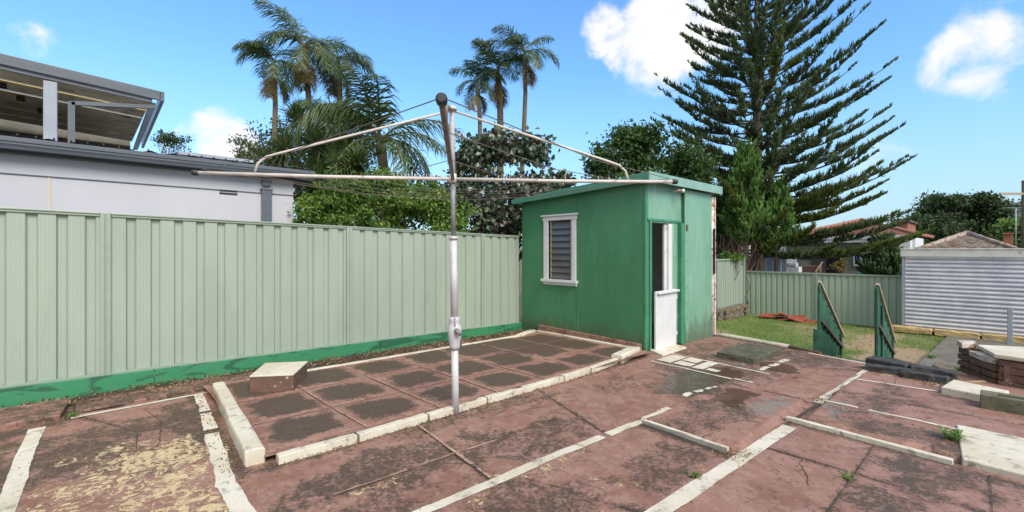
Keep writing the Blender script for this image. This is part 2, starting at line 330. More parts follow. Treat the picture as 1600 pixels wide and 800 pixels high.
M['paintedbrick'] = simple('flaking_white_brick', (.52, .49, .44), (.40, .35, .30), .85, scale=11, bs=30, bst=.6, c3=(.18, .09, .06), c3t=(.54, .58), c3s=10)
M['olive'] = simple('mossy_concrete_block', (.075, .08, .045), (.13, .125, .08), .9, scale=7, bs=60, bst=.5, c3=(.05, .042, .03), c3t=(.58, .66), c3s=20)
M['sandstone'] = simple('yellow_sandstone', (.50, .36, .15), (.40, .29, .14), .9, scale=8, bst=.4, c3=(.08, .07, .05), c3t=(.60, .68), c3s=9)
M['wetslab'] = simple('dark_mossy_slab', (.06, .058, .035), (.10, .095, .06), .55, scale=6, bs=60, bst=.4, c3=(.22, .21, .15), c3t=(.62, .7), c3s=14)
M['concrete'] = simple('old_grey_concrete', (.16, .145, .115), (.10, .09, .07), .8, scale=2.5, bs=60, bst=.4, c3=(.06, .06, .035), c3t=(.54, .66), c3s=4)
M['rock'] = simple('mossy_rock', (.10, .08, .055), (.16, .13, .09), .9, scale=8, bst=.7)
M['soil'] = simple('damp_leaf_soil', (.032, .021, .013), (.06, .04, .026), .95, scale=9, bs=50, bst=.9, c3=(.14, .085, .045), c3t=(.60, .66), c3s=25)
M['bark'] = simple('grey_brown_bark', (.10, .075, .055), (.055, .042, .03), .9, scale=9, bs=20, bst=.7, mapping=(1, 1, .25))
M['palmbark'] = simple('ringed_palm_bark', (.16, .125, .075), (.10, .075, .045), .85, scale=6, mapping=(.4, .4, 6), bst=.3)
M['greentrunk'] = simple('palm_crownshaft', (.10, .10, .035), (.07, .08, .03), .6, scale=4, bst=.1)
M['tile'] = simple('weathered_roof_tile', (.24, .12, .08), (.20, .16, .125), .85, scale=10, c3=(.34, .32, .28), c3t=(.46, .56), c3s=5, bst=.2)
M['tile2'] = simple('red_roof_tile', (.30, .12, .08), (.24, .12, .09), .85, scale=10, c3=(.34, .30, .26), c3t=(.6, .7), c3s=5, bst=.2)
M['redtile'] = simple('terracotta_tile', (.26, .06, .03), (.20, .05, .028), .7, scale=6)
M['fibro'] = simple('olive_weatherboard', (.27, .27, .19), (.22, .22, .16), .8)
M['browndark'] = simple('brown_slatted_screen', (.075, .055, .048), (.10, .075, .065), .8)
M['dark'] = simple('dark_opening', (.008, .008, .011), rough=.35, bst=0)
M['whitewall'] = simple('white_wall_paint', (.66, .67, .70), (.58, .59, .62), .7)
M['redbrick'] = simple('red_brick_wall', (.30, .12, .07), (.22, .09, .06), .85, scale=12)
M['blue'] = simple('blue_plastic', (.03, .16, .55), rough=.4); M['red'] = simple('red_cloth', (.5, .04, .03), rough=.7); M['teal'] = simple('teal_plastic', (.02, .32, .42), rough=.4)
M['paper'] = simple('pinned_paper', (.5, .5, .47), (.40, .40, .38), .8, bst=0)
M['ink'] = simple('black_ink', (.02, .02, .02), bst=0)

# ------------------------------------------------------------------ ground
def patio_edge(y): return np.interp(y, [-6, .2, 1.25, 2.165, 3.87, 8], [8.6, 8.66, 8.74, 8.95, 9.28, 9.3])
def blobs(X, Y, L_):
    o = np.zeros_like(X); X, Y = X + .55*(fbm(X, Y, 2.3, 61)-.5) + .12*(fbm(X, Y, 9, 63)-.5), Y + .55*(fbm(X, Y, 2.3, 62)-.5) + .12*(fbm(X, Y, 9, 64)-.5)
    for (x, y, rx, ry, k) in L_:
        q = 1 - ((X-x)/rx)**2 - ((Y-y)/ry)**2; o = np.maximum(o, k*np.clip(q*1.6, 0, 1))
    return o
def setattr_(me, name, v):
    a = me.attributes.new(name, 'FLOAT', 'POINT'); a.data.foreach_set('value', np.asarray(v, dtype=np.float32).ravel())
# raised sections: (x0,x1,y0,y1,dz)
RAISE = [(3.92, 7.0, 1.44, 2.34, .035), (5.08, 8.8, -6, 1.27, .045)]
def hgt(X, Y):
    z = -.015*X + .012*(fbm(X, Y, .9, 3)-.5)
    for (a, b, c, d, dz) in RAISE: 
        fade = 1 if b > 8 else np.clip((7.0 - X)/2.4, 0, 1)
        z = z + np.where((X > a) & (X < b) & (Y > c) & (Y < d), dz*fade, 0)
    return z
def h1(x, y): return float(hgt(np.array([x]), np.array([y]))[0])
def grid(x0, x1, nx, y0, y1, ny):
    xs = np.linspace(x0, x1, nx); ys = np.linspace(y0, y1, ny); X, Y = np.meshgrid(xs, ys)
    i = np.arange(nx*ny).reshape(ny, nx); F = np.stack([i[:-1,:-1], i[:-1,1:], i[1:,1:], i[1:,:-1]], -1).reshape(-1, 4); return X, Y, F
T, YY, F = grid(0, 1, 420, -5, 6.9, 380)
XX = -4 + T*(patio_edge(YY)+4); ZZ = hgt(XX, YY)
# thin dark joints between the cast sections
JOINTS = [((2.26, 3.7), (2.1, 2.45)), ((3.95, 3.75), (3.42, 2.42)), ((4.18, 1.32), (4.12, -1.5)), ((2.6, .72), (5.05, .70)), ((4.9, .02), (3.2, .0)), ((1.1, 2.98), (3.4, 2.95)), ((2.3, 2.3), (2.55, 1.45)),
          ((4.75, 1.37), (5.9, 1.31)), ((-.02, 6.0), (.35, 5.2)), ((.35, 5.2), (.3, 4.6)), ((5.85, 1.3), (5.9, 2.4)), ((7.2, 2.2), (7.3, 3.9)), ((5.0, -1.6), (5.0, .2)), ((6.4, 1.2), (6.5, -1.5))]
jd = np.full_like(XX, 9.)
wob = .03*(fbm(XX, YY, 3, 9)-.5)
for (p, q) in JOINTS:
    px_, py_ = p; dx, dy = q[0]-p[0], q[1]-p[1]; l2 = dx*dx+dy*dy; tt = np.clip(((XX-px_)*dx+(YY-py_)*dy)/l2, 0, 1)
    jd = np.minimum(jd, np.hypot(XX-px_-tt*dx, YY-py_-tt*dy) + np.abs(wob)*.3)
ZZ = ZZ - .012*np.clip(1-jd/.022, 0, 1)
pat = npmesh('patio', np.stack([XX, YY, ZZ], -1).reshape(-1, 3), F, M['paving'], smooth=True); tag(pat, kind='structure')
moss = blobs(XX, YY, [(.25, 5.3, .8, .35, .55), (-.2, 4.9, .6, .5, .6), (.75, 5.2, .3, .9, .7), (.3, 4.4, .7, .3, .45), (1.5, 3.2, .7, .35, .65), (2.2, 2.9, .9, .4, .55), (2.9, 2.7, .8, .35, .5),
    (1.9, 2.0, .8, .4, .55), (3.2, 1.75, .8, .3, .45), (3.0, 3.6, 1.6, .2, .4), (4.6, 1.9, .8, .35, .5), (6.2, .9, 1.2, .3, .45), (5.3, .55, .3, .7, .55), (4.6, .35, .5, .35, .6), (3.6, .4, .9, .3, .5),
    (6.7, 2.6, 1.5, .8, .5), (5.6, 2.6, .9, .5, .6), (8.3, 2.4, .8, 1.2, .55), (8.2, .8, .6, .6, .5), (7.8, 3.5, 1, .4, .5), (4.9, 3.3, .7, .3, .3), (1.3, 2.4, .5, .5, .5), (6.3, 3.0, .6, .6, .45), (-.8, 5.7, .6, .4, .7), (3.6, 3.1, .4, .3, .2)])
kd = np.full_like(XX, 9.)
for (p, q) in [((1.0, 3.68), (6.5, 3.84)), ((3.84, 2.3), (3.78, 1.5)), ((5.0, 1.36), (4.9, .2)), ((.88, 6.0), (.84, 3.7)), ((-.2, 5.9), (-.1, 6.0)), ((6.5, 3.95), (6.8, 3.9)), ((4.86, .2), (4.78, -1.2)), ((7.1, .45), (7.1, -.1)), ((7.3, 2.3), (7.25, 3.0)), ((8.3, 1.3), (7.7, .4))]:
    dx, dy = q[0]-p[0], q[1]-p[1]; tt = np.clip(((XX-p[0])*dx+(YY-p[1])*dy)/(dx*dx+dy*dy), 0, 1); kd = np.minimum(kd, np.hypot(XX-p[0]-tt*dx, YY-p[1]-tt*dy))
moss = np.maximum(moss*.86, np.clip(1-jd/.07, 0, 1)*.5); moss = np.maximum(moss, np.clip(1-kd/.11, 0, 1)*.8)
setattr_(pat.data, 'moss', moss)
setattr_(pat.data, 'peel', blobs(XX, YY, [(.35, 4.35, .62, .85, .85), (.42, 3.6, .5, .7, .8), (-.25, 4.0, .45, .5, .75), (-.05, 4.9, .45, .14, .5), (2.75, 1.9, .45, .35, .42), (1.8, 2.9, .9, .08, .5), (2.3, 2.28, 1.4, .09, .55), (3.1, 1.55, .35, .3, .4), (.62, 3.2, .3, .5, .6), (3.6, 3.4, .5, .2, .3), (8.0, .85, .5, .45, .85), (7.7, 3.1, .5, .4, .35)]))
setattr_(pat.data, 'bare', blobs(XX, YY, [(5.3, 1.66, .65, .2, .62), (7.6, 3.0, .8, .3, .45), (8.5, 2.4, .3, .5, .6), (3.95, 3.3, .5, .2, .25), (5.6, 1.1, .5, .18, .55), (7.0, 2.6, .2, .5, .6)]))
setattr_(pat.data, 'wet', blobs(XX, YY, [(5.85, 2.6, 1.15, .42, .85), (5.3, 2.05, .55, .26, .7), (7.35, 2.1, .42, .3, .8), (5.15, 2.95, .35, .22, .5), (6.2, 3.05, .35, .2, .45), (7.0, 1.75, .3, .12, .5), (3.95, 1.95, .12, .14, .6)]))
# the far edge of the patio drops to the lawn
mb = MB(); ys = np.linspace(-5, 6.9, 60)
for a, b in zip(ys[:-1], ys[1:]):
    xa, xb = float(patio_edge(a)), float(patio_edge(b)); mb.add([(xa, a, -.165+.03), (xb, b, -.165+.03), (xb, b, -1.2), (xa, a, -1.2)], [(0, 1, 2, 3)])
tag(mb.build('patio_edge', M['concrete']), kind='structure')

def lawn_z(X, Y): return np.interp(X, [0, 9.2, 11, 19.5, 40, 400], [-.9, -.58, -.70, -1.0, -1.4, -3]) + .06*(fbm(X, Y, .8, 5)-.5)
def m_lawn():
    m, t, b = base('lawn_soil_and_grass')
    n1 = noise(t, .9, 6, .6); n2 = noise(t, 9, 8, .75); n3 = noise(t, 60, 4, .7)
    col = mix(t, n2, (.05, .10, .022), (.13, .17, .05)); dirt = mix(t, n3, (.20, .14, .08), (.33, .25, .15))
    g = attr(t, 'grass'); k = rng_(t, mth(t, 'ADD', mth(t, 'MULTIPLY', n2, .8), g), .72, .95); col = mix(t, k, dirt, col)
    t.links.new(col, b.inputs['Base Color']); b.inputs['Roughness'].default_value = .95; bump(t, b, n3, .6, .02); return m
M['lawn'] = m_lawn()
X2, Y2, F2 = grid(8.6, 40, 260, -14, 18, 240)
def grassiness(X, Y):
    g = .55 + .5*(fbm(X, Y, .7, 11)-.5) - blobs(X, Y, [(12.6, 1.3, 2.4, .9, .5), (10.6, 2.6, 1.2, 1.0, .3), (12, 5.6, 3, .8, .2), (16, 2.2, 3, .5, .2)]); return np.clip(g, 0, 1)
lw = npmesh('lawn', np.stack([X2, Y2, lawn_z(X2, Y2)], -1).reshape(-1, 3), F2, M['lawn'], smooth=True); tag(lw, kind='structure')
setattr_(lw.data, 'grass', grassiness(X2, Y2))
# wide country ground to the horizon, and the neighbour's side
M['far'] = simple('far_ground', (.07, .09, .04), (.12, .11, .07), .95, scale=.2, bst=0)
mb = MB(); n = 48
mb.add([(0, 0, -1.25)] + [(900*math.cos(2*math.pi*k/n), 900*math.sin(2*math.pi*k/n), -4) for k in range(n)], [(0, k+1, (k+1) % n+1) for k in range(n)]); tag(mb.build('ground', M['far']), kind='structure')
mb = MB(); mb.box((-14, 7.0, -.9), (26, 24, -.5)); tag(mb.build('neighbour_ground', M['far']), kind='structure')
mb = MB()
hp = []
for k in range(60):
    aa = R(-75 + k*3.2); d = 420; hh = 1.6 + d*(.066*max(0, 1-abs(k-23)/9) + .004*math.sin(k*.9)); hp.append((d*math.cos(aa), d*math.sin(aa), hh))
vs = []; 
for (x, y, h) in hp: vs += [(x*.82, y*.82, -5), (x, y, h), (x*1.3, y*1.3, -5)]
mb.add(vs, [f for k in range(59) for f in ((3*k, 3*k+3, 3*k+4, 3*k+1), (3*k+1, 3*k+4, 3*k+5, 3*k+2))], True)
M['hill'] = simple('wooded_hill', (.085, .10, .095), (.065, .08, .075), 1, scale=.03, bst=0); tag(mb.build('hill', M['hill']), kind='structure')

# leaf-filled gutter between platform and fence
X3, Y3, F3 = grid(-1.1, 6.72, 300, 6.12, 6.93, 40)
Z3 = -.015*X3 - .0 + .05*(fbm(X3, Y3, 5, 2)-.35); so = npmesh('soil_strip', np.stack([X3, Y3, Z3], -1).reshape(-1, 3), F3, M['soil'], smooth=True); tag(so, kind='structure')

# raised red slab bed
PX = [1.08, 1.80, 2.58, 3.36, 4.15, 4.95, 5.75, 6.6]; PY = [3.84, 4.52, 5.30, 6.12]
PT = .062
X4, Y4, F4 = grid(1.0, 6.64, 330, 3.75, 6.2, 150)
wx = X4 + .05*(fbm(X4, Y4, 1.2, 21)-.5); wy = Y4 + .05*(fbm(X4, Y4, 1.2, 22)-.5)
dx = np.min([np.abs(wx-a) for a in PX], 0); dy = np.min([np.abs(wy-a) for a in PY], 0); gd = np.minimum(dx, dy)
ci = np.searchsorted(PX, wx); cj = np.searchsorted(PY, wy); rr = np.abs(np.sin(ci*12.9+cj*78.2)*43758.5) % 1
Z4 = -.015*X4 + PT - .014*np.clip(1-gd/.02, 0, 1) + .006*(rr-.5) + .01*(fbm(X4, Y4, 1.5, 4)-.5)
pf = npmesh('raised_slab_bed', np.stack([X4, Y4, Z4], -1).reshape(-1, 3), F4, M['paving'], smooth=True); tag(pf, kind='structure')
ux = np.clip(dx/.38, 0, 1); uy = np.clip(dy/.38, 0, 1); cen = np.clip((1-((1-ux)**5+(1-uy)**5)**(1/5))*2.6 - .25 + 1.0*(fbm(X4, Y4, 4.5, 71)-.5), 0, 1)
setattr_(pf.data, 'moss', cen*(1.0+.45*rr)*(.8+.5*(fbm(X4, Y4, 2, 30)-.3)) + blobs(X4, Y4, [(5.6, 5.4, 1.0, .7, .75), (5.0, 5.9, 1.4, .25, .7)]))
setattr_(pf.data, 'peel', blobs(X4, Y4, [(5.9, 4.6, .5, .6, .25)])); setattr_(pf.data, 'bare', .1*(1-cen)); setattr_(pf.data, 'wet', 0*X4)

# kerbs and painted strips -------------------------------------------------------
def ragged(p, q, w, z=None, step=.022, jit=.008, lift=.005, name='painted_line', mat=None, w2=None, gaps=()):
    p = Vector(p).to_2d(); q = Vector(q).to_2d(); d = q-p; n_ = max(2, int(d.length/step)); nn = Vector((-d.y, d.x)).normalized(); w2 = w2 or w
    m = MB(); rows = []
    for i in range(n_+1):
        t_ = i/n_; c = p + d*t_ + nn*(.018*(float(vnoise([t_*3.1], [p.x*3+p.y], 1, 8)[0])-.5)); ww = (w*(1-t_)+w2*t_)/2; r_ = []
        for k in (-1, -.33, .33, 1):
            e = ww*k + (jit*(3.2*(float(fbm([t_*d.length*4+k*9], [p.x*7+p.y*5], 1, 12)[0])-.5) + random.uniform(-.25, .25)) if abs(k) == 1 else 0); a = c + nn*e; r_.append((a.x, a.y, (h1(a.x, a.y) if z is None else z(a.x)) + lift))
        rows.append(r_)
    vs = [v for r_ in rows for v in r_]; fs = []
    for i in range(n_):
        if any(a <= (i+.5)/n_ <= b for a, b in gaps): continue
        for k in range(3): fs.append((i*4+k, (i+1)*4+k, (i+1)*4+k+1, i*4+k+1))
    m.add(vs, fs); return tag(m.build(name, mat or M['linepaint']), kind='structure')
def kerb(p, q, w, h, zf=None, name='kerb', mat=None, base_drop=.06, jit=.004):
    p = Vector(p).to_2d(); q = Vector(q).to_2d(); d = q-p; n_ = max(2, int(d.length/.12)); nn = Vector((-d.y, d.x)).normalized(); vs = []
    for i in range(n_+1):
        c = p + d*i/n_
        for (k, up) in ((-1, 0), (-1, 1), (-.8, 1.12), (.8, 1.12), (1, 1), (1, 0)):
            a = c + nn*(w/2*k + random.uniform(-jit, jit)); g = -.015*a.x; z = g - base_drop if up == 0 else g + h*up/1.12 + random.uniform(-jit, jit)*.5; vs.append((a.x, a.y, z))
    fs = [(i*6+k, i*6+k+1, (i+1)*6+k+1, (i+1)*6+k) for i in range(n_) for k in range(5)]; fs += [(5, 4, 3, 2, 1, 0), tuple(n_*6+k for k in range(6))]
    m = MB(); m.add(vs, fs); return tag(m.build(name, mat or M['kerbpaint']), kind='structure')
kp = [(1.06, 3.72), (1.69, 3.71), (2.40, 3.735), (3.15, 3.75), (4.42, 3.76), (5.02, 3.79), (5.78, 3.86)]
for a, b in zip(kp[:-1], kp[1:]):
    d = Vector((b[0]-a[0], b[1]-a[1])).normalized()*.012
    kerb((a[0]+d.x, a[1]+d.y), (b[0]-d.x, b[1]-d.y), .075, PT+random.uniform(.0, .010))
kerb((5.80, 3.87), (6.56, 4.02), .17, PT+.055)
kerb((6.63, 4.0), (6.66, 6.3), .075, PT+.02)
kerb((1.6, 6.10), (6.0, 6.17), .07, PT+.012); kerb((6.0, 6.17), (6.62, 6.40), .14, PT+.02)
# left end: loose painted blocks beside a painted band
b1 = kerb((1.12, 6.02), (1.018, 4.72), .12, .12, jit=.003); b2 = kerb((1.013, 4.69), (.943, 3.80), .135, .12, jit=.003)
for o in (b1, b2): o.modifiers.new('bevel', 'BEVEL').width = .008
ragged((.95, 6.1), (.72, 3.6), .075, w2=.12, jit=.010, gaps=((.28, .31), (.52, .56))); ragged((.72, 3.62), (.70, 2.4), .12, jit=.010)
ragged((-.08, 5.99), (1.04, 6.10), .055); ragged((-.30, 5.86), (-.36, 3.6), .105, jit=.006)
ragged((1.42, 2.42), (3.33, 2.375), .085, jit=.006); ragged((3.40, 2.36), (4.40, 2.30), .075, jit=.012)
ragged((2.1, 1.46), (4.86, 1.32), .118, jit=.006); ragged((5.88, 1.33), (8.68, 1.19), .10, jit=.012)
kerb((3.92, 2.30), (3.86, 1.50), .038, .032, mat=M['kerbpaint']); kerb((3.875, 2.28), (3.80, 1.50), .06, .022, mat=M['concrete'], name='kerb_footing')
kerb((5.04, 1.40), (4.94, .22), .052, .038)
ragged((5.87, 1.30), (5.80, .15), .05, gaps=((.28, .36), )); ragged((7.22, 1.24), (7.28, .45), .055)
ragged((8.80, 2.12), (8.62, 1.22), .055); ragged((7.02, 3.62), (6.83, 2.10), .045); ragged((6.28, 3.58), (6.14, 2.08), .045)
ragged((6.95, 2.26), (8.0, 2.22), .09, jit=.03, gaps=((.3, .36), (.6, .68)), ); ragged((5.0, 2.45), (5.6, 2.34), .08, jit=.04, gaps=((.3, .4), (.65, .75)))
for (x0, x1, y0, y1) in [(6.37, 6.93, 3.32, 3.56), (6.37, 6.62, 3.02, 3.28), (6.66, 6.93, 3.05, 3.29), (6.35, 6.9, 2.82, 2.98), (6.35, 6.52, 2.62, 2.79)]:
    ragged(((x0+x1)/2, y1), ((x0+x1)/2, y0), x1-x0-.02, jit=.018, lift=.007)
# cream slab at right, brown rail at patio end
mb = MB(); mb.prism([(4.98, .17), (5.92, .24), (5.90, -1.1), (4.86, -1.1)], -.2, lambda x, y: h1(5.5, 0)+.014); tag(mb.build('painted_slab', m_whitepaint('worn_white_slab', .75), bevel=.01), kind='structure')
mb = MB(); mb.tube([(9.36, 3.95, -.13), (9.30, 3.6, -.12), (9.22, 2.9, -.13), (9.14, 2.5, -.125)], [.05, .05, .045, .04], 10); tag(mb.build('kerb_rail', M['creamslab']), kind='structure')
mb = MB(); mb.beam((9.14, 2.5, -.14), (8.92, 1.98, -.14), .07, .07); tag(mb.build('brown_kerb', M['brick']), kind='structure')
mb = MB(); mb.prism([(-1.3, 6.02), (-.15, 6.02), (-.08, 6.62), (-1.3, 6.68)], -.1, .055); s_ = mb.build('raised_red_slab', M['paving'], bevel=.015); tag(s_, kind='structure')
for nm, v in (('moss', .35), ('peel', .1), ('bare', .1), ('wet', 0)): setattr_(s_.data, nm, [v]*len(s_.data.vertices))
mb = MB(); mb.prism([(9.3, 1.05), (19.0, .9), (19, -9), (8.7, -9)], lambda x, y: -1.3, lambda x, y: float(lawn_z(np.array(x), np.array(0.)))+.07); tag(mb.build('concrete_path', M['concrete']), kind='structure')
mb = MB(); mb.prism([(-.05, 6.15), (1.15, 6.2), (1.6, 6.3), (1.6, 6.55), (-.05, 6.56)], -.1, .025); s_ = mb.build('red_strip', M['paving'], bevel=.01); tag(s_, kind='structure')
for nm, v in (('moss', .45), ('peel', .05), ('bare', .25), ('wet', 0)): setattr_(s_.data, nm, [v]*len(s_.data.vertices))
M['joint'] = simple('dark_joint', (.03, .024, .018), (.06, .05, .03), .95, scale=20, bst=.3, c3=(.06, .09, .02), c3t=(.66, .7))
M['scar'] = simple('pale_worn_joint', (.40, .25, .18), (.27, .16, .12), .9, scale=20, bst=.3, c3=(.06, .042, .03), c3t=(.56, .62))
for (p, q), w_ in zip(JOINTS, [.008, .006, .009, .008, .006, .004, .005, .035, .004, .004, .006, .004, .006, .004]): ragged(p, q, w_, jit=.0035, lift=.0035, name='joint', mat=M['joint'])
ragged((2.27, 3.68), (2.13, 2.47), .03, jit=.012, lift=.002, name='joint_scar', mat=M['scar']); ragged((1.2, 2.99), (2.6, 2.95), .022, jit=.010, lift=.002, name='joint_scar', mat=M['scar'])
for x in PX[1:-1]: ragged((x+.02, 3.80), (x-.01, 6.1), .016, z=lambda x: -.015*x+PT, jit=.004, lift=.004, name='joint', mat=M['scar'])
for y in PY[1:-1]: ragged((1.1, y), (6.55, y+.02), .013, z=lambda x: -.015*x+PT, jit=.003, lift=.003, name='joint', mat=M['scar'])
def crack(pts, w_=.005, zf=None):
    for a, b in zip(pts[:-1], pts[1:]):
        ragged(a, b, w_, jit=.003, lift=.003, z=zf, name='crack', mat=M['joint'])
random.seed(21)
for (x, y, dx, dy, n_) in [(.45, 5.9, .02, -.22, 5), (3.0, 3.3, .25, -.05, 5), (4.6, 3.2, .2, .08, 6), (4.9, 2.2, .16, -.12, 5), (5.9, 3.3, .15, .05, 5), (3.4, 1.9, .15, -.06, 4), (7.0, .9, .2, -.03, 4), (3.7, .9, .12, .09, 4)]:
    P_ = [(x, y)]
    for _ in range(n_): P_.append((P_[-1][0]+dx*random.uniform(.5, 1.4)+random.uniform(-.06, .06), P_[-1][1]+dy*random.uniform(.5, 1.4)+random.uniform(-.06, .06)))
    crack(P_)
# doorstep
mb = MB(); mb.prism([(6.72, 3.62), (7.62, 3.66), (7.66, 3.93), (6.86, 3.93)], -.2, lambda x, y: -.015*x+.045 - (3.93-y)*.08); tag(mb.build('doorstep', M['kerbpaint'], bevel=.01), 'white painted concrete step under the half door', kind='structure')
# brick-red plinth strip against shed wall
mb = MB(); mb.prism([(6.68, 4.05), (6.745, 4.0), (6.745, 6.35), (6.68, 6.3)], -.3, lambda x, y: .04 + (y-4)*.02); s_ = mb.build('wall_footing', M['paving'], bevel=.01); tag(s_, kind='structure')
for nm, v in (('moss', .2), ('peel', 0), ('bare', 0), ('wet', 0)): setattr_(s_.data, nm, [v]*len(s_.data.vertices))

# ------------------------------------------------------------------ side fence
def ribsheet(p0, axis, L_, z0f, z1f, nx, pitch, depth, flip=1):
    """trapezoid-ribbed sheet starting at p0, running along axis for L_; depth toward the normal"""
    prof = []; s_ = 0; pan = pitch*.58; sl = pitch*.07
    while s_ < L_:
        for (ds, h) in ((0, 0), (pan, 0), (pan+sl, 1), (pitch-sl, 1)): prof.append((min(s_+ds, L_), h))
        s_ += pitch
    prof.append((L_, 0)); ax = Vector(axis); nn = Vector((-ax.y, ax.x, 0))*flip; vs = []
    for (s_, h) in prof:
        b = Vector(p0) + ax*s_ + nn*depth*h
        vs += [(b.x, b.y, z0f(s_)), (b.x, b.y, z1f(s_))]
    m = MB(); m.add(vs, [(2*i, 2*i+2, 2*i+3, 2*i+1) for i in range(len(prof)-1)]); return m
FY = 6.88
def ftop(x): return 2.008 - .0189*(x+.6)
def fbot(x): return .208 - .0189*(x+.6)
sf = thing('panel_fence', 'long pale green ribbed steel fence above the dark green board, left of the shed', 'fence', (-3, FY, 0))
posts = [-5.45, -2.63, .19, 3.01, 5.70]
ends = posts + [6.74]
for a, b in zip(ends[:-1], ends[1:]):
    a2, b2 = a+.045, b-.045
    ribsheet((a2, FY, 0), (1, 0, 0), b2-a2, lambda s, a=a2: fbot(a+s)-.05, lambda s, a=a2: ftop(a+s)-.02, 0, .225, .030).build('fence_panel', M['fence'], sf)
    m = MB(); m.beam((a2, FY+.012, ftop(a2)), (b2, FY+.012, ftop(b2)), .055, .045); m.beam((a2, FY-.02, ftop(a2)+.012), (b2, FY-.02, ftop(b2)+.012), .012, .02)
    m.build('top_rail', M['fencetrim'], sf, bevel=.006)
    m = MB(); m.beam((a2, FY-.012, fbot(a2)+.005), (b2, FY-.012, fbot(b2)+.005), .02, .03); m.build('bottom_rail', M['fencetrim'], sf)
for a in posts:
    m = MB(); m.box((a-.045, FY-.035, -.2), (a-.008, FY+.04, ftop(a)+.022)); m.box((a+.008, FY-.035, -.2), (a+.045, FY+.04, ftop(a)+.022)); m.box((a-.008, FY-.028, -.2), (a+.008, FY+.035, ftop(a)+.01)); m.build('fence_post', M['fencetrim'], sf, bevel=.004)
xs = [-5.4, -2.3, .62, 3.5, 6.0, 6.73]
for a, b in zip(xs[:-1], xs[1:]):
    m = MB(); m.add([(a+.003, FY-.075, fbot(a)-.235), (b-.003, FY-.075, fbot(b)-.235), (b-.003, FY-.045, fbot(b)-.235), (a+.003, FY-.045, fbot(a)-.235),
                     (a+.003, FY-.075, fbot(a)), (b-.003, FY-.075, fbot(b)), (b-.003, FY-.045, fbot(b)), (a+.003, FY-.045, fbot(a))],
                    [(0,3,2,1),(4,5,6,7),(0,1,5,4),(1,2,6,5),(2,3,7,6),(3,0,4,7)]); m.build('plinth_board', M['plinth'], sf, bevel=.004)

# far side fence behind the shed, stepped above rocks
rf = thing('panel_fence', 'short pale green ribbed fence standing on rocks right behind the shed', 'fence', (14, 6.87, -.6))
for a, b in ((9.4, 11.6), (11.65, 14.1), (14.15, 16.6), (16.65, 19.15)):
    ribsheet((a, 6.87, 0), (1, 0, 0), b-a, lambda s: -.55, lambda s: 1.22, 0, .16, .03).build('fence_panel', M['fence'], rf)
    m = MB(); m.box((a, 6.83, 1.20), (b, 6.92, 1.255)); m.build('top_rail', M['fencetrim'], rf)
    m = MB(); m.box((b, 6.83, -.9), (b+.05, 6.93, 1.27)); m.build('fence_post', M['fencetrim'], rf)
m = MB(); m.box((19.19, 6.82, -1.1), (19.27, 6.92, 1.36)); m.build('corner_post', M['fencetrim'], rf)
for k in range(13):
    rough((11.2+k*.62, 6.72+random.uniform(-.04, .04), -.74), (.62, .4, .40), (random.uniform(-.1, .1), 0, random.uniform(-.2, .2)), 'retaining_rock', M['rock'], 'mossy rock in the low row under the short fence behind the shed', 'rock', 'rocks under the short fence', .06, 6, k)

# back fence
bf = thing('panel_fence', 'low pale green steel fence across the back of the lawn, behind the green boards', 'fence', (19.45, 2, -1))
BX = 19.4
for k, (a, b) in enumerate(((6.84, 4.45), (4.40, 2.02))):
    ribsheet((BX, b, 0), (0, 1, 0), a-b, lambda s: -1.06, lambda s: .72, 0, .19, .032, flip=-1).build('fence_panel', M['fence2'], bf)
    m = MB(); m.box((BX-.045, b, .70), (BX+.045, a, .755)); m.build('top_rail', M['fencetrim'], bf)
    m = MB(); m.box((BX-.05, b-.05, -1.2), (BX+.05, b, .765)); m.build('fence_post', M['fencetrim'], bf)

# ------------------------------------------------------------------ shed
SX0, SX1, SY0, SY1 = 6.75, 9.27, 3.945, 6.84
sh = thing('garden_shed', 'small bright green flat-roofed shed with louvre window and white half door', 'shed', (SX0, SY0, -.12))
def holed(axis, pos, thick, a0, a1, z0, z1, holes, name, mat, parent, inner=None):
    """wall in plane axis=pos (outer face), thickness inwards (+)."""
    As = sorted({a0, a1, *[h[0] for h in holes], *[h[1] for h in holes]}); Zs = sorted({z0, z1, *[h[2] for h in holes], *[h[3] for h in holes]})
    m = MB()
    def P(a, z, t): return (pos+t, a, z) if axis == 'x' else (a, pos+t, z)
    for i in range(len(As)-1):
        for j in range(len(Zs)-1):
            ca, cz = (As[i]+As[i+1])/2, (Zs[j]+Zs[j+1])/2
            if any(h[0] < ca < h[1] and h[2] < cz < h[3] for h in holes): continue
            for t in (0, thick): m.add([P(As[i], Zs[j], t), P(As[i+1], Zs[j], t), P(As[i+1], Zs[j+1], t), P(As[i], Zs[j+1], t)], [(0,1,2,3)])
    for (a, b, c, d) in list(holes)+[(a0, a1, z0, z1)]:
        for (p, q) in (((a,c),(b,c)),((b,c),(b,d)),((b,d),(a,d)),((a,d),(a,c))): m.add([P(*p,0), P(*q,0), P(*q,thick), P(*p,thick)], [(0,1,2,3)])
    return m.build(name, mat, parent)
WZ0, WZ1 = -.35, 2.74
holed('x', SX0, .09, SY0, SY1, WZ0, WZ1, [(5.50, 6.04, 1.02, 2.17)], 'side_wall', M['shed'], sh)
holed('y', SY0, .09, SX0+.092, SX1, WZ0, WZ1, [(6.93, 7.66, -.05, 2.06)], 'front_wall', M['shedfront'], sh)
m = MB(); m.box((SX0+.1, SY1-.09, WZ0), (SX1, SY1, WZ1)); m.build('back_wall', M['inner'], sh)
m = MB(); m.box((SX1-.09, SY0+.1, WZ0), (SX1, SY1-.1, WZ1)); m.build('end_wall', M['inner'], sh)
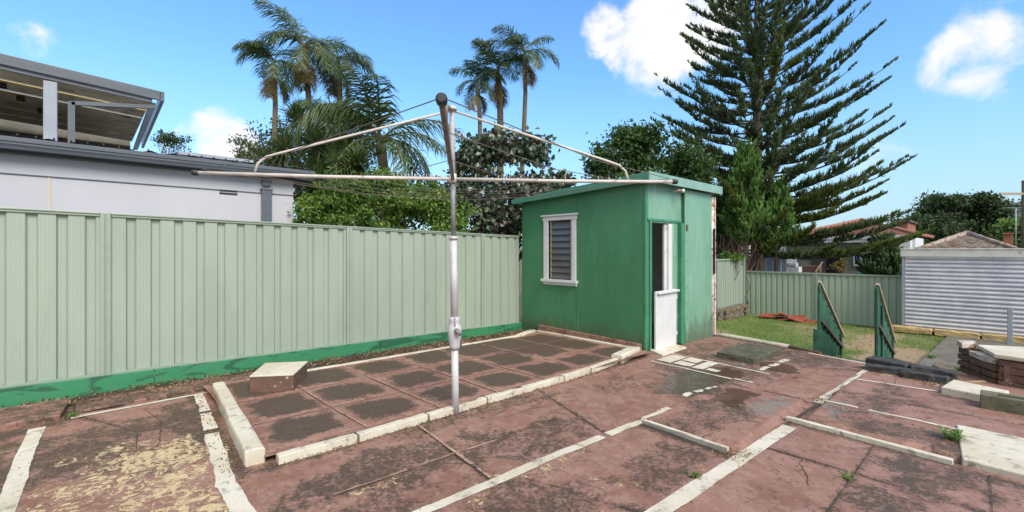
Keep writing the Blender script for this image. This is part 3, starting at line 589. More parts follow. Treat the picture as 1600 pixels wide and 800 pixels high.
m = MB(); m.box((SX0+.1, SY0+.1, -.3), (SX1-.1, SY1-.1, -.06)); m.build('shed_floor', M['innerf'], sh)
m = MB(); m.box((SX0+.093, SY0+.093, WZ0), (SX0+.1, SY1-.1, 1.0)); m.box((SX0+.1, SY0+1.0, 1.0), (SX0+.102, SY0+1.4, 2.0)); m.build('inner_lining', M['inner'], sh)
# roof with fascia
rf_ = thing  # noqa
rz = [2.86, 2.90]
m = MB(); m.box((SX0+.1, SY0+.1, 2.70), (SX1-.1, SY1-.1, 2.73)); m.build('ceiling', M['inner'], sh)
m = MB(); m.box((SX0-.14, SY0-.13, 2.745), (SX1+.12, SY1+.1, 2.83)); roof = m.build('roof', M['shedtrim'], sh)
def fz(x): return .03*(x-SX0)/2.5
m = MB(); m.beam((SX0-.16, SY0-.15, 2.775), (SX0-.16, SY1+.12, 2.755), .03, .15); m.build('fascia_board', M['shedfascia'], sh, bevel=.006)
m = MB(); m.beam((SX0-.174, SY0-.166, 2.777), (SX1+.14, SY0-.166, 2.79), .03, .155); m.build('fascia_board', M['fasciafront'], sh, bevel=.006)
m = MB(); m.box((SX0-.14, SY0-.149, 2.84), (SX1+.13, SY0-.05, 2.852)); m.box((SX0-.144, SY0-.048, 2.835), (SX0-.05, SY1+.12, 2.848)); m.build('roof_flashing', M['shedfascia'], sh)
# seam battens and corner trims
m = MB(); m.box((SX0-.008, 5.36-.012, .1), (SX0-.001, 5.36+.012, 2.68)); m.build('cover_strip', M['shed'], sh)
m = MB(); m.box((SX0-.010, SY0-.010, -.14), (SX0+.028, SY0-.001, 2.68)); m.box((SX0-.010, SY0-.0005, -.14), (SX0-.001, SY0+.028, 2.68)); m.build('corner_trim', M['shedtrim'], sh)
m = MB(); m.box((SX0+.035, SY0-.022, 2.085), (8.02, SY0-.001, 2.125)); m.box((8.0, SY0-.022, 2.126), (8.025, SY0-.001, 2.69)); m.box((SX0+.10, SY0-.03, -.1), (SX0+.14, SY0-.001, 2.083)); m.box((SX0+.142, SY0-.02, -.1), (SX0+.178, SY0-.001, 2.083)); m.build('door_trim', M['shedtrim'], sh, bevel=.003)
m = MB(); m.box((7.86, SY0-.075, -.1), (7.91, SY0-.001, 2.08)); m.box((7.912, SY0-.075, -.16), (8.0, SY0-.056, 2.08)); m.build('side_batten', M['shedtrim'], sh, bevel=.004)
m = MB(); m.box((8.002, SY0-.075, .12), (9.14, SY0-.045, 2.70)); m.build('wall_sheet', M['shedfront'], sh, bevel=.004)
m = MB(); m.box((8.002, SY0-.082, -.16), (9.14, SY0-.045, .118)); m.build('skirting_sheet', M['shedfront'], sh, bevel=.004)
for z in (.35, .62, .9, 1.4, 1.75):
    m = MB(); m.tube([(8.06, SY0-.076, z), (8.06, SY0-.083, z)], .012, 6); m.build('nail_head', M['shedtrim'], sh)
m = MB(); m.obox((8.06, SY0-.085, 2.0), (.05, .02, .11), (0, .1, 0)); m.build('rusty_hinge', M['brick'], sh)
m = MB(); m.tube([(9.20, SY0-.05, -.12), (9.20, SY0-.05, 1.1), (9.19, SY0-.05, 2.66)], .042, 8, smooth=True); m.box((9.25, SY0-.09, -.12), (9.30, SY0-.02, 2.66)); m.build('corner_post', M['peelwhite'], sh)
m = MB(); m.box((9.165, SY0-.118, 1.12), (9.215, SY0-.094, 2.02)); m.build('dark_strip', M['dark'], sh)
m = MB(); m.tube([(7.68, SY0-.2, 2.62), (7.66, SY0-.12, 2.65), (7.62, SY0-.02, 2.64)], .018, 6); m.tube([(7.66, SY0-.2, 2.66), (7.66, SY0-.2, 2.60)], .03, 6); m.build('light_socket', M['peelwhite'], sh)
# white jamb and lower half door
m = MB(); m.box((7.44, SY0+.03, .86), (7.52, SY0+.07, 2.05)); m.box((7.522, SY0-.006, .86), (7.655, SY0+.10, 2.055)); m.build('door_jamb', M['white'], sh, bevel=.004)
for (p,q) in (((7.46, 1.95),(7.47, 2.02)),((7.46,1.55),(7.46,1.62)),):
    m = MB(); m.box((p[0], SY0-.004, p[1]), (q[0]+.01, SY0-.001, q[1])); m.build('rusty_hinge', M['brick'], sh)
hd = MB(); a = R(3.5)
hd.box((-.82, -.035, 0), (0, 0, 1.0)); dr = hd.build('half_door', M['white'], sh, bevel=.006, world=False); dr.location = Vector((7.725, SY0-.012, -.10)) - wloc(sh); dr.rotation_euler = (0, 0, R(4))
m = MB(); m.box((-.80, -.085, .955), (.03, -.037, .99)); m.build('top_ledge', M['white'], dr, bevel=.005, world=False)
for z in (.22, .52, .86):
    m = MB(); m.box((-.008, -.045, z-.035), (.02, -.002, z+.035)); m.build('hinge', M['peelwhite'], dr, world=False)
# papers / meter panel seen on the inside wall
m = MB(); m.box((7.55, SY1-.20, 1.2), (8.25, SY1-.093, 1.95)); mp_ = m.build('inner_panel', simple('pale_inner_panel', (.52, .53, .50), bst=0), sh)
for (x, z, w_, h_) in ((7.72, 1.78, .10, .10), (7.90, 1.80, .12, .09), (7.80, 1.55, .10, .11)):
    m = MB(); m.box((x, SY1-.206, z), (x+w_, SY1-.201, z+h_)); m.build('paper_note', M['paper'] if x != 7.80 else M['ink'], sh)
# louvre window
wf = MB(); wf.box((SX0-.03, 6.08, 1.02), (SX0-.001, 6.20, 2.17)); wf.box((SX0-.03, 5.38, 1.02), (SX0-.001, 5.48, 2.17)); wf.box((SX0-.035, 5.36, 2.172), (SX0-.001, 6.22, 2.25))
wf.prism([(SX0-.06, 5.33), (SX0-.001, 5.33), (SX0-.001, 6.25), (SX0-.06, 6.25)], 2.252, 2.285); wf.box((SX0-.075, 5.34, .965), (SX0-.001, 6.24, 1.018)); wf.box((SX0-.03, 5.36, .91), (SX0-.001, 6.21, .963))
win = wf.build('window_frame', M['white'], sh, bevel=.005)
m = MB(); m.box((SX0+.0, 6.02, 1.025), (SX0+.06, 6.075, 2.165)); m.box((SX0+.0, 5.485, 1.025), (SX0+.06, 5.53, 2.165)); m.build('louvre_gallery', simple('tan_louvre_frame', (.38, .30, .22)), win)
for k in range(9):
    z = 1.09 + k*.122; m = MB(); m.add([(SX0+.0, 5.532, z-.055), (SX0+.0, 6.018, z-.055), (SX0+.045, 6.018, z+.07), (SX0+.045, 5.532, z+.07), (SX0+.006, 5.532, z-.056), (SX0+.006, 6.018, z-.056), (SX0+.051, 6.018, z+.069), (SX0+.051, 5.532, z+.069)],
        [(0,1,2,3),(7,6,5,4),(0,4,5,1),(2,6,7,3),(1,5,6,2),(3,7,4,0)]); m.build('louvre_blade', M['glass'], win)
m = MB(); m.box((SX0+.24, 5.3, .95), (SX0+.26, 6.3, 1.32))
m.build('curtain', simple('grey_blind', (.26, .26, .25), (.20, .20, .20), bst=0), win)

for o in sh.children:      # the skillion roof falls toward the fence
    if o.type == 'MESH' and o != dr:
        for v in o.data.vertices:
            z = v.co.z
            if z > 2.3: v.co.z -= .052*max(0, v.co.y-SY0)*(z-2.3)/.45
# ------------------------------------------------------------------ rotary clothesline
PB = Vector((2.73, 3.72, gz(2.7)))
def camv(lat, d): return Vector((CXX*d + SXX*lat, SXX*d - CXX*lat, 0))
cl = thing('rotary_clothesline', 'old silver rotary clothesline with four arms and sagging wires on a single post', 'clothesline', PB)
rt = camv(1, 0)
lean = rt * -.028
def ps(z, base=PB): return Vector((base.x, base.y, 0)) + lean*(z/2.4) + Vector((0, 0, z))
m = MB(); m.tube([ps(-.1), ps(.64)], .036, 16); m.build('lower_post', M['mast'], cl)
m = MB(); m.tube([ps(.86), ps(1.71)], .0365, 16); m.tube([ps(1.70), ps(1.735)], .045, 16); m.build('outer_post', M['mast'], cl)
m = MB(); m.tube([ps(.60), ps(.63), ps(.70), ps(.76), ps(.83), ps(.86), ps(.88), ps(.915), ps(.925)], [.048, .056, .060, .072, .070, .052, .056, .056, .044], 16); gb = m.build('winder_box', M['mast'], cl)
m = MB(); c_ = ps(.79); m.tube([c_ + rt*.03 - camv(0, .06), c_ - camv(0, .10) + rt*.045, c_ - camv(0, .09) + rt*.075+Vector((0,0,-.03))], [.03, .026, .018], 10); m.tube([c_ + rt*.055 + Vector((0,0,.02)), c_ + rt*.062 + Vector((0,0,-.16))], .012, 8); m.tube([ps(.79)-camv(0,.055)+rt*.01+Vector((0,0,.13)), ps(.79)-camv(0,.06)+rt*.012], .01, 6); m.build('crank', M['tubegrey'], gb)
m = MB(); m.tube([ps(1.73), ps(2.31)], .024, 12); m.build('inner_tube', M['tubegrey'], cl)
m = MB(); m.tube([ps(2.30), ps(3.05)], .026, 12); m.build('mast_tube', simple('white_mast', (.46, .45, .45), bst=0), cl)
hubz = 2.31; hub = ps(hubz); m = MB(); m.tube([ps(2.27), ps(2.36)], .04, 12); m.build('hub', M['line'], cl); m = MB(); m.tube([ps(3.0), ps(3.03)], .05, 12); m.build('mast_head', M['line'], cl)
tips = {'left': camv(-2.91, 4.2), 'right': camv(1.69, 4.76), 'near': camv(-.335, 2.17), 'far': camv(-.86, 6.95)}
for k in tips: tips[k] = Vector((tips[k].x, tips[k].y, hubz))
topm = ps(3.0)
for k, tp in tips.items():
    dv = (tp-hub); ln = dv.length; dn = dv.normalized()
    mat = M['tubedark'] if k == 'near' else M['line']
    sag = Vector((0, 0, -.008)); m = MB(); m.tube([hub + dn*.03, hub + dn*ln*.5 + sag, tp], [.018, .018, .017] if k != 'near' else [.018, .018, .017], 12); ar = m.build('arm', mat, cl)
    cap = MB(); cap.tube([tp - dn*.015, tp - dn*.01, tp + dn*.035, tp + dn*.045], [.012, .028, .028, .018] if k == 'near' else [.012, .026, .026, .014], 14); cap.build('end_cap', M['black'], ar)
    j = hub + dn*ln*.79
    pts = [topm, topm.lerp(j, .5) + Vector((0, 0, .03)), hub + dn*ln*.64 + Vector((0, 0, .25)), hub + dn*ln*.735 + Vector((0, 0, .165)), hub + dn*ln*.78 + Vector((0, 0, .09)), j]
    # straight run then a bend down onto the arm
    A0 = topm; B0 = hub + dn*ln*.70 + Vector((0, 0, .20)); pts = [A0, A0.lerp(B0, .5), B0, hub + dn*ln*.745 + Vector((0, 0, .165)), hub + dn*ln*.775 + Vector((0, 0, .105)), j]
    m = MB(); m.tube(pts, .0125 if k != 'near' else .014, 10); m.build('strut', M['tubedark'] if k == 'near' else M['line'], cl)
order = ['near', 'right', 'far', 'left']
for q, f in enumerate((.98, .86, .74, .62, .50, .38)):
    m = MB()
    for i in range(4):
        if q in (1, 3, 4) and i in (0, 3): continue
        if q == 2 and i == 3: continue
        a = hub.lerp(tips[order[i]], f); b = hub.lerp(tips[order[(i+1) % 4]], f); z_ = Vector((0, 0, .012))
        if f == .98: a = a + Vector((0, 0, .02)); b = b + Vector((0, 0, .02))
        m.tube([a+z_, a.lerp(b, .5) + Vector((0, 0, -.03 - .02*f)), b+z_], .0032, 5, smooth=False)
    m.build('wire', M['wire'], cl)
for k in range(14):
    for (tn, a0, a1) in (('left', .05, .015), ('right', .10, .05)):
        a = hub.lerp(tips[tn], a0+k*a1); m = MB(); m.tube([a+Vector((0,0,.01)), a+Vector((0,0,.042))], .0045, 5); m.build('line_hook', M['line'], cl)

# ------------------------------------------------------------------ stair side panels and steps
def sidepanel(Y, lean_, label, dark):
    t = thing('stair_side_panel', label, 'panel', (9.1, Y, -.3), 'green panels flanking the steps')
    x0, x1 = 9.07, 10.82
    def zt(x): return 1.03 + (x-9.07)*(-1.13/1.75)
    m = MB(); n_ = 22; vs = []
    xs_ = np.linspace(x0, x1, n_)
    for i, x in enumerate(xs_):
        wv = .018*math.sin(i*2.1); lo = -.28 - .009*i + (random.uniform(-.03, .03)); 
        vs += [(x, Y+wv, lo), (x, Y+wv, zt(x)-.03), (x, Y+wv+.018, lo), (x, Y+wv+.018, zt(x)-.03)]
    fs = []
    for i in range(n_-1):
        a = 4*i; b = a+4; fs += [(a, b, b+1, a+1), (b+2, a+2, a+3, b+3), (a+1, b+1, b+3, a+3), (a, a+2, b+2, b)]
    fs += [(0, 1, 3, 2), (4*n_-4, 4*n_-2, 4*n_-1, 4*n_-3)]
    m.add(vs, fs); m.build('sheet', M['greenply'], t)
    m = MB(); m.beam((x0-.03, Y-.02, zt(x0)+.03), (x1, Y-.02, zt(x1)+.0), .05, .035); m.build('handrail', M['timber'], t, bevel=.004)
    m = MB(); m.box((x0-.028, Y-.03, -.35), (x0+.004, Y+.0, zt(x0)+.035)); m.build('post', M['greenply'], t, bevel=.006)
    m = MB(); m.box((x1-.17, Y-.03, -.6), (x1-.13, Y-.003, zt(x1-.16)-.02)); m.build('post', M['greenply'], t, bevel=.006)
    m = MB(); m.beam((x0+.02, Y-.032, zt(x0)-.62), (x1-.12, Y-.032, -.28), .03, .055); m.build('rail', M['darktimber'], t, bevel=.004)
    return t
lp = sidepanel(2.04, 0, 'left weathered green panel beside the lawn steps, with a broken lower board', False)
m = MB(); m.prism([(8.985, 1.86), (9.01, 1.86), (9.01, 2.10), (8.985, 2.10)], -.3, lambda x, y: .27 if y > 2 else .16); m.build('broken_board', M['greenply'], lp)
rp = sidepanel(1.27, 0, 'right weathered green panel beside the lawn steps, nearest the blackened blocks', True)
m = MB(); 
m.box((9.45, 1.235, -.3), (9.49, 1.248, .70)); m.build('batten', M['greenply'], rp)
for k in range(3):
    m = MB(); m.box((8.80+k*.33 if k else 8.84, 1.30, -.6), (9.1+k*.33, 2.0, -.175-k*.15)); tag(m.build('step', M['greenply'] if k < 2 else M['concrete'], bevel=.01), kind='structure')
m = MB(); m.box((8.72, 1.32, -.4), (8.835, 2.14, -.142)); tag(m.build('painted_nosing', simple('faded_green_paint', (.09, .14, .10), (.06, .08, .06), .7, c3=(.2, .19, .16), c3t=(.5, .6)), bevel=.01), kind='structure')

# ------------------------------------------------------------------ loose things on the patio
def solo(mb, name, mat, label, cat, group=None, bevel=.008, kind=None):
    return tag(mb.build(name, mat, bevel=bevel), label, cat, group, kind)
# cream topped brick block
t = thing('masonry_block', 'brown masonry block with cream painted top at the left end of the slab bed', 'block', (1.62, 5.75, 0))
m = MB(); m.prism([(1.33, 5.58), (1.70, 5.33), (2.02, 5.82), (1.62, 6.08)], .03, .205); m.build('block_body', M['brick'], t, bevel=.006)
m = MB(); m.prism([(1.325, 5.575), (1.70, 5.322), (2.028, 5.82), (1.62, 6.09)], .2055, .222); m.build('painted_top', M['creamslab'], t, bevel=.004)
# mossy slab
rough((7.85, 2.71, -.075), (1.10, .58, .115), (0, 0, -.05), 'concrete_slab', M['wetslab'], 'dark mossy square concrete slab lying on the patio near the lawn edge', 'slab', None, .01, 9, 2)
# blackened blocks
for (c, sz, r_, lab) in [((7.98, .98, -.045), (.17, .48, .11), (0, 0, .10), 'blackened masonry block lying front left in the dark pile'),
                        ((7.86, .62, -.045), (.16, .46, .11), (0, .03, -.03), 'blackened masonry block lying front right in the dark pile'),
                        ((8.22, 1.02, -.02), (.24, .46, .15), (0, -.05, -.25), 'large blackened block tilted at the back left of the dark pile'),
                        ((8.16, .55, -.03), (.20, .46, .13), (.02, 0, .05), 'blackened masonry block at the back right of the dark pile')]:
    rough(c, sz, r_, 'charred_block', M['char'], lab, 'block', 'blackened blocks by the steps', .02, 7, c[0]*7)
m = MB(); m.obox((7.84, .80, -.09), (.05, .10, .03), (0, 0, .2), .005); solo(m, 'pale_stone', M['creamslab'], 'small pale stone chip under the blackened blocks', 'stone')
# cream slab and olive block
m = MB(); m.prism([(7.20, .42), (7.12, -.02), (7.55, -.12), (7.72, .34)], -.12, .02); solo(m, 'cream_block', M['creamslab'], 'flat cream painted slab between the ruined brick pier and the patio', 'slab', bevel=.012)
t = thing('hollow_block', 'mossy olive hollow concrete block lying in front of the brick pier', 'block', (6.95, -.15, -.1))
poly = []
m = MB(); x0, x1 = 6.82, 7.06; y0, y1 = -.62, .10; z0, z1 = -.11, .09
outer = [(x0, y0), (x1, y0), (x1, y1), (x0, y1)]; inner = [(x0+.07, y0+.12), (x1-.07, y0+.12), (x1-.07, y1-.12), (x0+.07, y1-.12)]
m.add([(*p, z0) for p in outer]+[(*p, z1) for p in outer]+[(*p, z1) for p in inner]+[(*p, z1-.10) for p in inner],
      [(0,1,5,4),(1,2,6,5),(2,3,7,6),(3,0,4,7),(4,5,9,8),(5,6,10,9),(6,7,11,10),(7,4,8,11),(8,9,13,12),(9,10,14,13),(10,11,15,14),(11,8,12,15),(12,13,14,15)])
m.build('block_body', M['olive'], t, bevel=.01)
m = MB(); m.box((x0-.004, y0+.05, z0+.005), (x0-.001, y1-.04, z0+.045)); m.build('lichen_band', M['sandstone'], t)
# ruined brick pier with cream cap
t = thing('brick_pier', 'low ruined brick wall with flaking white paint and cream cap at the right', 'wall', (8.5, -.2, -.13))
random.seed(4)
m = MB(); mw = MB()
for c in range(4):
    z = -.11 + c*.088
    for (a, b_) in [((8.98, .33), (8.32, -.02)), ((8.32, -.02), (8.1, -1.0)), ((8.98, .33), (9.02, -.3))]:
        A_ = Vector(a); B_ = Vector(b_); d_ = (B_-A_); n_ = max(1, round(d_.length/.24)); 
        for i in range(n_):
            off = .5 if c % 2 else 0
            f = (i+.5)/n_; p = A_ + d_*f; tgt = mw if (c == 3 and a == (8.98, .33) and i >= 1 and b_[0] < 9) else m
            tgt.obox((p.x+.03+random.uniform(-.012, .012), p.y-.03+random.uniform(-.012, .012), z+.04), (d_.length/n_-.012, .12, .076), (random.uniform(-.02, .02), 0, math.atan2(d_.y, d_.x)+random.uniform(-.04, .04)), .006)
m.obox((8.6, -.45, .02), (.6, .8, .3), (0, 0, .1)); m.build('brickwork', M['brick'], t, bevel=.008); mw.build('painted_bricks', M['paintedbrick'], t, bevel=.008)
m = MB(); m.prism([(8.28, -.0), (8.92, .16), (9.15, -.25), (8.95, -1.0), (8.06, -1.05)], .245, .30); m.build('cream_cap', M['creamslab'], t, bevel=.012)
m = MB(); m.prism([(8.75, .30), (9.0, .36), (9.12, .18), (8.93, .165)], .245, .32); m.build('corner_brick', M['paintedbrick'], t, bevel=.01)
m = MB(); m.obox((8.15, .20, -.10), (.5, .12, .03), (0, 0, -.7), .02); m.build('rubble', M['sandstone'], t)
# sandstone row along garage
for k in range(9):
    rough((18.28, 1.72-k*.98, -.83), (.28, .93, .17), (0, 0, random.uniform(-.03, .03)), 'sandstone_block', M['sandstone'], 'yellow sandstone block in the row edging the corrugated garage wall', 'stone block', 'sandstone blocks along the garage', .02, 6, k)
# low stone slab behind timbers, grey path kerb
rough((11.3, .1, -.56), (.5, 1.3, .16), (0, 0, .15), 'stone_slab', M['rock'], 'rough brown stone slab on the path behind the blackened blocks', 'stone', None, .03, 7, 5)
# terracotta tiles
random.seed(11)
for k in range(9):
    m = MB(); n_ = 6; vs = []
    for i in range(n_+1):
        a_ = -.17 + .34*i/n_; z = .03*math.sin(i/n_*math.pi)
        vs += [(a_, -.2, z), (a_, .2, z), (a_, -.2, z-.02), (a_, .2, z-.02)]
    m.add(vs, [f for i in range(n_) for f in ((4*i, 4*i+4, 4*i+5, 4*i+1), (4*i+2, 4*i+3, 4*i+7, 4*i+6), (4*i, 4*i+2, 4*i+6, 4*i+4), (4*i+1, 4*i+5, 4*i+7, 4*i+3))]+[(0,1,3,2),(4*n_,4*n_+2,4*n_+3,4*n_+1)])
    o = m.build('roof_tile', M['redtile']); o.location = (18.6+random.uniform(-.25, .25), 5.75 - (k % 5)*.32, -.93+(k//5)*.09+random.uniform(0, .05)); o.rotation_euler = (random.uniform(-.3, .3), random.uniform(-.3, .3), random.uniform(-.5, .5)); o.scale = (1.5, 1.25, 1.7)
    tag(o, 'terracotta roof tile in the heap against the back fence', 'roof tile', 'terracotta tiles by the back fence')

# ------------------------------------------------------------------ corrugated garage
gx = 18.45
gr = thing('corrugated_garage', 'corrugated galvanised iron garage with rusty white fascia at the right', 'garage', (gx, -2, -.9))
m = MB(); nz_ = 420; vs = []
for i in range(nz_+1):
    z = -.86 + 2.24*i/nz_; x = gx - .036*math.sin(z/.122*math.pi*2)
    vs += [(x, 1.88, z), (x, -9, z)]
m.add(vs, [(2*i, 2*i+1, 2*i+3, 2*i+2) for i in range(nz_)], True); m.build('corrugated_wall', M['galv'], gr)
m = MB(); m.box((gx+.03, -9, -.9), (gx+5, 1.86, 1.45)); m.build('garage_body', M['greymetal'], gr)
m = MB(); m.box((gx-.10, -9, 1.385), (gx-.02, 1.98, 1.60)); m.box((gx-.12, -9, 1.602), (gx+5, 1.99, 1.63)); m.build('fascia', M['rustwhite'], gr, bevel=.01)
m = MB(); m.box((gx-.06, 1.89, -.9), (gx+.03, 1.95, 1.384)); m.build('edge_trim', M['greymetal'], gr)
p_ = at(1578, 480, 11.8)
m = MB(); m.box((p_.x-.05, p_.y-.05, -1.0), (p_.x+.05, p_.y+.05, p_.z)); solo(m, 'steel_post', M['greymetal'], 'short grey steel post standing in front of the corrugated garage', 'post')

# ------------------------------------------------------------------ neighbour house on the left
nh = thing('neighbour_house', 'pale rendered house with slate grey gutter beyond the fence at left', 'house', (-3, 9.5, -.5))
m = MB(); m.box((-14, 9.5, -.6), (3.03, 17, 3.06)); m.build('wall', M['render'], nh)
m = MB(); m.box((-14, 9.486, 2.66), (3.03, 9.498, 2.675)); m.build('wall_groove', M['gutter'], nh)
gt = MB(); prof = [(9.26, 2.985), (9.25, 3.02), (9.235, 3.05), (9.235, 3.08), (9.22, 3.085), (9.22, 3.12), (9.235, 3.125), (9.235, 3.15), (9.36, 3.15), (9.38, 2.985)]
gt.add([(x, y, z) for x in (-14, 3.36) for (y, z) in prof], [(i, (i+1) % 10, 10+(i+1) % 10, 10+i) for i in range(10)]+[tuple(range(10)), tuple(reversed(range(10, 20)))]); gt.build('gutter', M['gutter'], nh)
m = MB(); m.box((-14, 9.39, 2.97), (3.30, 9.42, 3.14)); m.box((-14, 9.42, 2.95), (3.30, 9.49, 2.965)); m.box((3.04, 9.5, 2.95), (3.30, 13, 2.968)); m.box((3.30, 9.43, 2.95), (3.33, 13, 3.14)); m.build('eaves', M['gutter'], nh)
m = MB(); nr = 240; vs = []
for i in range(nr+1):
    x = -13.9 + 17.3*i/nr; z = .022*math.cos(i*math.pi/2.0); vs += [(x, 9.33, 3.175+z), (x, 16.5, 3.42+z)]
m.add(vs, [(2*i, 2*i+2, 2*i+3, 2*i+1) for i in range(nr)], True); m.build('roof', simple('grey_roof_sheet', (.35, .36, .37), bst=0, rough=.45, metal=.3), nh)
for k in range(36):
    m = MB(); m.tube([(-3.0+k*.18, 9.40, 3.19), (-3.0+k*.18, 9.40, 3.225)], .013, 6); m.build('roof_screw', M['black'], nh)
m = MB(); m.box((1.2, 9.6, 3.24), (2.35, 9.9, 3.29)); m.build('ridge_strip', M['greymetal'], nh)
dp = at(415, 300, 8.6); 
m = MB(); m.box((2.45, 9.415, -.4), (2.62, 9.485, 2.72)); m.box((2.46, 9.43, 2.80), (2.61, 9.485, 2.945)); m.box((2.43, 9.405, 2.722), (2.64, 9.486, 2.76)); m.build('downpipe', M['gutter'], nh, bevel=.01)
m = MB()
for k in range(2): m.box((1.78, 9.485, 2.60+k*.05), (2.06, 9.498, 2.625+k*.05))
m.build('air_vent', M['dark'], nh)
m = MB(); m.box((-.365, 9.493, 0), (-.335, 9.499, 2.66)); m.build('rust_streak', simple('rust_stain', (.50, .43, .33), (.54, .52, .52), .8, mapping=(3, 1, .3)), nh)
# raised patio roof
pr = thing('pergola_roof', 'raised flat patio roof with grey fascia above the pale house at left', 'pergola', (-3, 9.7, 3.2))
m = MB(); m.beam((-14, 9.60, 5.07), (.95, 9.60, 4.175), .05, .155); m.build('fascia', M['gutter'], pr, bevel=.01)
m = MB(); m.beam((-14, 9.655, 4.985), (.85, 9.655, 4.092), .05, .07); m.build('front_beam', M['greymetal'], pr)
m = MB(); m.beam((.98, 9.58, 4.17), (1.06, 14.1, 4.13), .05, .17); m.build('side_fascia', M['gutter'], pr, bevel=.01)
m = MB(); m.beam((.86, 9.7, 4.04), (.92, 14.0, 4.00), .08, .06); m.build('side_beam', M['greymetal'], pr)
# underside strips of sheet alternating with translucent ones
y = 9.80; k = 0
wds = [.60, .08, .60, .07, .62, .03, .64, .02, .66, .01, .6]
for k, w_ in enumerate(wds):
    zk = -.012*(k % 2); z0_, z1_ = 4.19-.06*(-14+.47)+zk, 4.19-.06*(.84+.47)+zk
    m = MB(); m.add([(-14, y-.02, z0_), (.84, y-.02, z1_), (.84, y+w_+.02, z1_), (-14, y+w_+.02, z0_)], [(0,1,2,3)])
    nm = 'roof_sheet' if k % 2 == 0 else 'skylight_strip'
    m.build(nm, (M['roofsheet'] if k % 2 == 0 else (M['yellowstrip'] if k == 1 else M['polycarb'])), pr); y += w_
m = MB(); m.box((-14, 13.9, 3.2), (.82, 13.96, 4.4)); m.build('back_lining', M['fibre'], pr)
for z in (3.45, 3.75, 4.0):
    m = MB(); m.box((-14, 13.86, z), (.82, 13.898, z+.03)); m.build('lining_batten', M['darktimber'], pr)
pp = at(152, 180, 6.9)
m = MB(); m.box((-.42, 9.62, 3.15), (-.27, 9.74, 4.10)); m.build('post', M['greymetal'], pr, bevel=.01)
m = MB(); m.box((-.16, 9.66, 3.15), (-.08, 9.73, 3.86)); m.beam((-.12, 9.69, 3.84), (.90, 9.69, 4.00), .06, .06); m.build('brace', M['gutter'], pr)
for (x, yy) in ((-.9, 10.45), (-.75, 11.15), (-.55, 11.9), (-.4, 12.6)):
    m = MB(); m.box((x-.05, yy, 4.10), (x+.05, yy+.12, 4.17)); m.build('bracket', M['dark'], pr)
m = MB(); m.tube([(-1.9, 10.0, 3.2), (-1.9, 10.0, 3.42)], .03, 8); m.tube([(-1.9, 10.0, 3.42), (-1.9, 10.0, 3.46)], .06, 8); solo(m, 'vent_pipe', M['greymetal'], 'small capped vent pipe on the roof under the raised patio roof', 'vent', bevel=0)

# ------------------------------------------------------------------ vegetation
def unit(v): return v/np.maximum(np.linalg.norm(v, axis=-1, keepdims=True), 1e-6)
def leaves(name, C, size, mat, parent=None, up=.3, asp=.55, jit=.35, dirs=None, fold=.15):
    C = np.asarray(C, dtype=np.float64); n = len(C); s_ = size*(1+jit*(rng.random((n, 1))*2-1))
    a = unit(rng.normal(size=(n, 3)) + np.array([0, 0, -up])) if dirs is None else unit(np.asarray(dirs)+rng.normal(size=(n, 3))*.25)
    nn = unit(rng.normal(size=(n, 3)) + np.array([0, 0, 1.0])); b = unit(np.cross(nn, a)); nn = np.cross(a, b)
    p0 = C - a*s_*.5; p2 = C + a*s_*.5; p1 = C + b*s_*asp*.5 + nn*s_*fold; p3 = C - b*s_*asp*.5 + nn*s_*fold
    V = np.stack([p0, p1, p2, p3], 1).reshape(-1, 3); i = np.arange(n)*4
    return npmesh(name, V, np.stack([i, i+1, i+2, i+3], 1), mat, parent)
def clump_points(blobs_, clumps, per, rad, flat=.8, shell=.55):
    """blobs_: (centre, (rx,ry,rz), weight). leaves gathered in many small clumps, mostly toward the outside"""
    P = []; W = np.array([b[2] for b in blobs_], float); W /= W.sum()
    for bi, k in zip(range(len(blobs_)), np.maximum(1, (W*clumps)).astype(int)):
        c, r_, _ = blobs_[bi]; d = unit(rng.normal(size=(k, 3))); rr = (shell + (1-shell)*rng.random((k, 1))**.7)*(1+.22*rng.normal(size=(k, 1)))
        cc = np.array(c) + d*rr*np.array(r_)
        for q in cc:
            m_ = int(per*(.5+rng.random())); R_ = rad*(.6+.8*rng.random()); P.append(q + rng.normal(size=(m_, 3))*np.array([R_, R_, R_*flat])*.5)
    return np.concatenate(P), None
def limb(p, q, r0, r1, wob=.08, n=6):
    p = Vector(p); q = Vector(q); ln = (q-p).length; pts = [p.lerp(q, i/n) + (Vector((random.uniform(-1, 1), random.uniform(-1, 1), random.uniform(-.5, .5)))*wob*ln*(1 if 0 < i < n else 0)*.5) for i in range(n+1)]
    return pts, [r0 + (r1-r0)*i/n for i in range(n+1)]
def bushy(name, label, cat, base_, blobs_, clumps, per, rad, leaf, mat, trunk_r=.08, bark=None, group=None, flat=.8, up=.3, asp=.55, shell=.55, limbs=9):
    t = thing(name, label, cat, base_, group); m = MB(); fork = Vector(base_).lerp(Vector(np.mean([b[0] for b in blobs_], 0)), .35)
    m.tube(*limb(base_, fork, trunk_r, trunk_r*.8), n=8)
    for k in range(limbs):
        b = random.choice(blobs_); e = Vector(b[0]) + Vector([random.uniform(-.6, .6)*r for r in b[1]]); pts, rs = limb(fork, e, trunk_r*.6, trunk_r*.12); m.tube(pts, rs, n=6)
        for j in range(3):
            e2 = e + Vector([random.uniform(-.7, .7)*r for r in b[1]]); p2, r2 = limb(pts[3], e2, trunk_r*.25, trunk_r*.05); m.tube(p2, r2, n=5)
    m.build('trunk', bark or M['bark'], t); P, _ = clump_points(blobs_, clumps, per, rad, flat, shell); leaves('crown', P, leaf, mat, t, up=up, asp=asp); return t
def bl(px, py, d, rx, ry, rz, w=1):
    c = at(px, py, d); return ((c.x, c.y, c.z), (rx, ry, rz), w)

